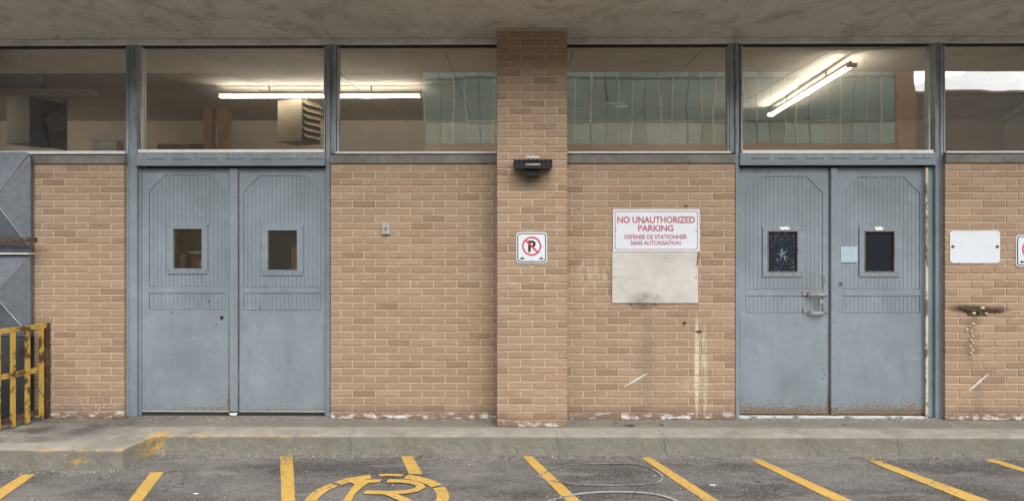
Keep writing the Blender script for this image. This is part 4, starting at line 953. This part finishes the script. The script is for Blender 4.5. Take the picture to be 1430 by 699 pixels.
# barrier: plane runs outwards from the wall
t = thing('yellow_barrier', 'rusty yellow steel barrier gate with flat upright bars at the left edge', 'barrier')
A = Vector((wx(63, -.02), -.03)); Dv = Vector((wx(0, -.4), -.4))-A; Dv = Dv.normalized(); ang = math.atan2(Dv.y, Dv.x); Nv = Vector((-Dv.y, Dv.x))
def gb(s0, s1, z0, z1, name, m, th=.012, off=0.0):
    vs = []
    for s, k in ((s0, -1), (s1, -1), (s1, 1), (s0, 1)): p = A+Dv*s+Nv*(off+k*th/2); vs.append((p.x, p.y))
    return MB().slab(vs[::-1] if True else vs, z0, z1).build(name, m, t)
ZT = .835
gb(-.02, 1.3, ZT-.035, ZT, 'top_rail', M['yellowgate'], .045); gb(.02, 1.3, .42, .46, 'middle_rail', M['yellowgate'], .04); gb(.02, 1.3, .05, .09, 'bottom_rail', M['rusty'], .04)
gb(-.045, .0, .0, ZT+.002, 'end_post', M['rusty'], .05)
for i in range(10):
    s = .03+i*.125; gb(s, s+.042, .012, ZT-.0352, 'bar', M['yellowgate'], .01, .03)
# ------------------------------------------------------------ room behind the windows
def hx(px, Y): return wx(px, Y)
def fixture(label, a, b, Zf, lit, name='tube_lamp', w=.12):
    """a, b are (x, y) ends; twin-tube strip lamp hung under the ceiling"""
    t = thing(name, label, 'lamp', 'strip lamps inside the building'); a, b = Vector(a), Vector(b); d = (b-a).normalized(); n = Vector((-d.y, d.x))
    def bar(s0, s1, o0, o1, z0, z1): 
        q = [a+d*s0+n*o0, a+d*s1+n*o0, a+d*s1+n*o1, a+d*s0+n*o1]; return MB().slab([(p.x, p.y) for p in q], z0, z1)
    L = (b-a).length
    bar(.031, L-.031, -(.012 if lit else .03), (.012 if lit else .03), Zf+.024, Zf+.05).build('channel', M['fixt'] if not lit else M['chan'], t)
    for s0, s1 in ((0, .03), (L-.03, L)) + (((L/2-.02, L/2+.02),) if L > 2.6 else ()): bar(s0, s1, -w*.4, w*.4, Zf-.02, Zf+.023).build('socket', M['fixt'], t)
    for s in ((0,) if lit else (-1, 1)):
        p, q = a+d*.031+n*s*.03, b-d*.031+n*s*.03
        MB().cyl((p.x, p.y, Zf-.005), (q.x, q.y, Zf-.005), .016, 12).build('tube', M['tube'] if lit else M['tubeoff'], t, True)
    for s in (.25, .75):
        p = a+d*L*s; MB().cyl((p.x, p.y, Zf+.0505), (p.x, p.y, ZC), .01, 8).build('hanger', M['metal'], t)
    return t
ZL = 3.28
fixture('lit tube lamp running parallel to the windows above the left doors', (hx(305, 2.2), 2.2), (hx(590, 2.2), 2.2), ZL, True)
fixture('lit slanting tube lamp seen through the window above the right doors', (hx(1190, .78), .78), (hx(1076, 3.55), 3.55), ZL, True)
fixture('unlit white strip lamp seen through the far left window', (hx(133, 2.05), 2.05), (hx(133, 2.05)-2.44, 2.05), ZL, False)
fixture('lit tube lamp whose glow enters at the left edge, just outside the picture', (-9.2, 2.2), (-6.75, 2.2), ZL, True)
fixture('unlit strip lamp seen dimly through the far right window', (hx(1470, 1.9), 1.9), (hx(1400, 4.2), 4.2), ZL, False)
fixture('short pale strip lamp seen dimly in the window right of the pillar', (hx(842, 3.0), 3.0), (hx(876, 3.0), 3.0), 3.3, False, w=.1)
def heater(label, px, pyt, pyb, Y, w, dp, ang, louv, m):
    t = thing('unit_heater', label, 'heater', 'heaters hung from the ceiling inside')
    X0 = wx(px, Y); z0, z1 = wz(pyb, px, Y), wz(pyt, px, Y); ca, sa = math.cos(ang), math.sin(ang)
    def R(x, y): return (X0+x*ca-y*sa, Y+x*sa+y*ca)
    def rb(x0, x1, y0, y1, a, b, name, mm): return MB().slab([R(x0, y0), R(x1, y0), R(x1, y1), R(x0, y1)], a, b).build(name, mm, t)
    rb(-w/2, w/2, -dp/2, dp/2, z0, z1, 'casing', m)
    if louv:
        for i in range(6):
            zz = z0+.04+(z1-z0-.1)*i/5.2; q = MB()
            a = [R(w/2+.001, -dp/2+.02), R(w/2+.001, dp/2-.02), R(w/2+.06, dp/2-.02), R(w/2+.06, -dp/2+.02)]
            q.add([(a[0][0], a[0][1], zz+.05), (a[1][0], a[1][1], zz+.05), (a[2][0], a[2][1], zz), (a[3][0], a[3][1], zz), (a[0][0], a[0][1], zz+.058), (a[1][0], a[1][1], zz+.058), (a[2][0], a[2][1], zz+.008), (a[3][0], a[3][1], zz+.008)], [(0, 3, 2, 1), (4, 5, 6, 7), (0, 1, 5, 4), (1, 2, 6, 5), (2, 3, 7, 6), (3, 0, 4, 7)])
            q.build('louvre', M['louvre'], t)
        p = R(-w/2-.05, 0); MB().cyl((p[0], p[1], (z0+z1)/2-.05), (R(-w/2, 0)[0], R(-w/2, 0)[1], (z0+z1)/2-.05), .06, 16).build('motor', M['metal'], t)
    else:
        rb(w/2+.001, w/2+.012, -dp/2, dp/2, z0-.04, z1-.02, 'side_panel', M['heater_brown'])  # dark sheet paints the unlit side of the casing
        p, q = R(w/2+.013, .05), R(w/2+.1, .05); MB().cyl((p[0], p[1], (z0+z1)/2), (q[0], q[1], (z0+z1)/2), .13, 18).build('fan_motor', m, t)
        for i in range(3): rb(-w/2-.015, -w/2-.001, -dp/2+.02, -dp/2+.05, z0+.15+i*.15, z0+.17+i*.15, 'knob', M['dark'])
    for s in (-.3, .3):
        p = R(w*s, 0); MB().cyl((p[0], p[1], z1+.0), (p[0], p[1], ZC), .01, 8).build('hanger', M['metal'], t)
    return t
heater('dark box heater hung from the ceiling behind the far left window', 50, 141, 203, 2.7, .42, .45, rad(-20), False, M['heater_dark'])
heater('beige heater with louvres hung behind the window over the left doors', 418, 143, 200, 2.5, .36, .36, rad(-22), True, M['heater'])
tag(MB().cyl((wx(91, 3.0), 3.0, 0), (wx(91, 3.0), 3.0, ZC), .025, 12).build('conduit_pipe', M['heater']), 'thin vertical pipe beside the dark heater inside', 'pipe')
tag(B(wx(95, 3.0), wx(102, 3.0), 2.95, 3.05, 2.45, 2.62, 'junction_box', M['heater_dark'], None, .01), 'small dark junction box beside the thin pipe inside', 'box')
# racks and shelf tops
t = thing('storage_crate', 'white-framed crate holding folded boards behind the far left window', 'crate')
Y = .45; a, b = wx(127, Y), wx(190, Y); z0, z1 = 2.2, wz(191, 150, Y)
for (q, r, s, u) in ((a, a+.04, z0, z1-.036), (b-.04, b, z0, z1-.036), (a, b, z1-.035, z1), ((a+b)/2+.03, (a+b)/2+.065, z0, z1-.036)): B(q, r, Y, Y+.05, s, u, 'crate_frame', M['paper'] if q != (a+b)/2+.03 else M['wood'], t)
B(a+.02, b-.02, Y+.06, Y+.09, z0, z1-.07, 'back_board', M['paper'], t)
tag(MB().prism([(wx(145, .47), z1+.001), (wx(178, .47), z1+.001), (wx(165, .47), z1+.012), (wx(147, .47), z1+.035)], .47, .6).build('folded_paper', M['paper']), 'folded white paper lying on top of the white crate', 'paper')
rk = thing('storage_rack', 'tall metal rack standing inside that carries the white crate', 'rack')
B(a-.3, b+.1, Y-.02, Y+.5, 2.16, 2.198, 'shelf', M['metal'], rk)
for q in (a-.28, b+.06): B(q, q+.04, Y-.02, Y+.02, 0, 2.159, 'leg', M['metal'], rk); B(q, q+.04, Y+.44, Y+.48, 0, 2.159, 'leg', M['metal'], rk)
for (pa, pb, yt, m, lab) in ((284, 295, 168, 'wood', 'left bare timber post inside near the back wall'), (303, 317, 168, 'wood', 'right bare timber post inside, with a capped top')):
    Y = 3.6; o = B(wx(pa, Y), wx(pb, Y), Y, Y+.14, 0, ZC-.001, 'timber_post', M[m], None, .004); tag(o, lab, 'post', 'timber posts inside')
    if pa == 303: B(wx(301, Y), wx(318, Y), Y-.02, Y-.001, wz(180, 310, Y), wz(168, 310, Y), 'post_cap', M[m], o)
tag(B(wx(220, 3.9), wx(286, 3.9), 3.9, 4.4, 0, wz(201, 250, 3.9), 'wooden_cabinet', M['ply'], None, .005), 'brown wooden cabinet top seen behind the left door window bay', 'cabinet')
# behind the small door windows
Y = 2.7
sh_ = thing('shelf_unit', 'plywood shelf unit behind the window of the far left door leaf', 'shelf')
xa_, xb_ = wx(225, Y), wx(300, Y); zsh = wz(377, 260, Y)
B(xa_, xb_, Y, Y+.4, zsh-.02, zsh, 'shelf_board', M['ply'], sh_); B(xa_, xb_, Y+.401, Y+.42, 0, 1.78, 'back_panel', M['ply'], sh_); B(xa_-.02, xa_-.001, Y, Y+.42, 0, 1.78, 'side_panel', M['wood'], sh_); B(xb_+.001, xb_+.02, Y, Y+.42, 0, 1.78, 'side_panel', M['wood'], sh_)
bx_ = thing('cardboard_box', 'brown cardboard box with a white sheet on top behind the left door window', 'box')
B(wx(264, Y), wx(280, Y), Y+.05, Y+.25, zsh+.001, wz(354, 270, Y), 'carton', M['card'], bx_, .003); B(wx(262, Y), wx(281, Y), Y+.03, Y+.27, wz(354, 270, Y)+.001, wz(351, 270, Y), 'top_sheet', M['paper'], bx_)
B(wx(276, Y), wx(279.5, Y), Y+.045, Y+.049, wz(372, 270, Y), wz(364, 270, Y), 'shipping_label', M['paper'], bx_)
sk = MB()
vs = []; n = 12
for j in range(7):
    zz = j/6; r = .055*(1-.35*zz)*(1+.1*math.sin(j*2))
    for i in range(n): q = 1+.2*noise.noise(Vector((i*.6, j*.7, 3))); vs.append((wx(249, Y)+r*q*math.cos(2*math.pi*i/n), Y+.12+r*q*math.sin(2*math.pi*i/n), zsh+.001+zz*.2))
sk.add(vs, [(j*n+i, j*n+(i+1) % n, (j+1)*n+(i+1) % n, (j+1)*n+i) for j in range(6) for i in range(n)] + [list(range(n-1, -1, -1)), list(range(6*n, 7*n))])
tag(sk.build('cloth_sack', M['bag'], None, True), 'pale grey sack standing on the shelf beside the cardboard box', 'sack')
tag(B(wx(407, 2.5), wx(430, 2.5), 2.5, 2.7, 0, wz(345, 410, 2.5), 'tall_box', M['card'], None, .004), 'tall tan box edge seen in the window of the second door leaf', 'box')
tag(B(wx(360, 2.9), wx(440, 2.9), 2.9, 2.95, 0, 2.0, 'grey_partition', M['greyfar'], None), 'grey partition board seen through the window of the second door leaf', 'partition')

# ------------------------------------------------------------ buildings across the yard, seen reflected in the windows
YB = -20.0; RX = lambda p: (p-715)/F*26.1-.25; RZ = lambda p: CAM[2]+(HOR-p)/F*26.1
t = thing('glass_building', 'green glass building across the yard, seen only as a reflection in the windows', 'building')
xa, xb = RX(593), RX(1250); zb, zt = RZ(201), 10.0
B(xa, xb, YB-8, YB-.1, ZG, zt, 'wall', M['tealdark'], t)
B(xa, xb, YB-.099, YB, ZG, zb, 'brick_base', M['brickfar'], t)
n = 34; w = (xb-xa)/n; rows = [(zb, RZ(171), 'teal2'), (RZ(169), RZ(109), 'teal'), (RZ(107), zt, 'teal2')]
for i in range(n):
    for z0, z1, mm in rows:
        B(xa+i*w+.02, xa+(i+1)*w-.02, YB-.098, YB-.05, z0+.02, z1-.02, 'glass_panel', M[mm] if (i*7+int(z0)) % 5 else M['teal'], t)
for i in range(n+1):
    if i % 3 != 1: B(xa+i*w-.025, xa+i*w+.025, YB-.05, YB+.03, RZ(171) if i % 4 == 0 else zb, RZ(109) if i % 2 else zt, 'mullion', M['mull'], t)
B(xb+.001, RX(1275), YB-8, YB+.1, ZG, zt, 'corner_pier', M['brickfar'], t)
t = thing('grey_building', 'low grey building across the yard, seen reflected in the far right window', 'building')
B(RX(1275)+.01, 45, YB-9, YB, ZG, RZ(131), 'wall', M['greyfar'], t); B(RX(1275)+.01, 45.1, YB-9.1, YB+.12, RZ(131)+.001, RZ(128), 'parapet', M['alu'], t)
for i in range(7): B(RX(1275)+2+i*4, RX(1275)+4.4+i*4, YB+.001, YB+.05, 1.0, 2.6, 'window', M['darkfilm'], t)
t = thing('brown_building', 'dark brown building across the yard, faintly reflected in the left windows', 'building')
B(-45, xa-.02, YB-8, YB, ZG, 10, 'wall', M['brownfar'], t)
for i in range(9):
    for z0 in (1.0, 4.2, 7.4): B(-42+i*4.3, -39.6+i*4.3, YB+.001, YB+.05, z0, z0+1.6, 'window', M['darkfilm'], t)
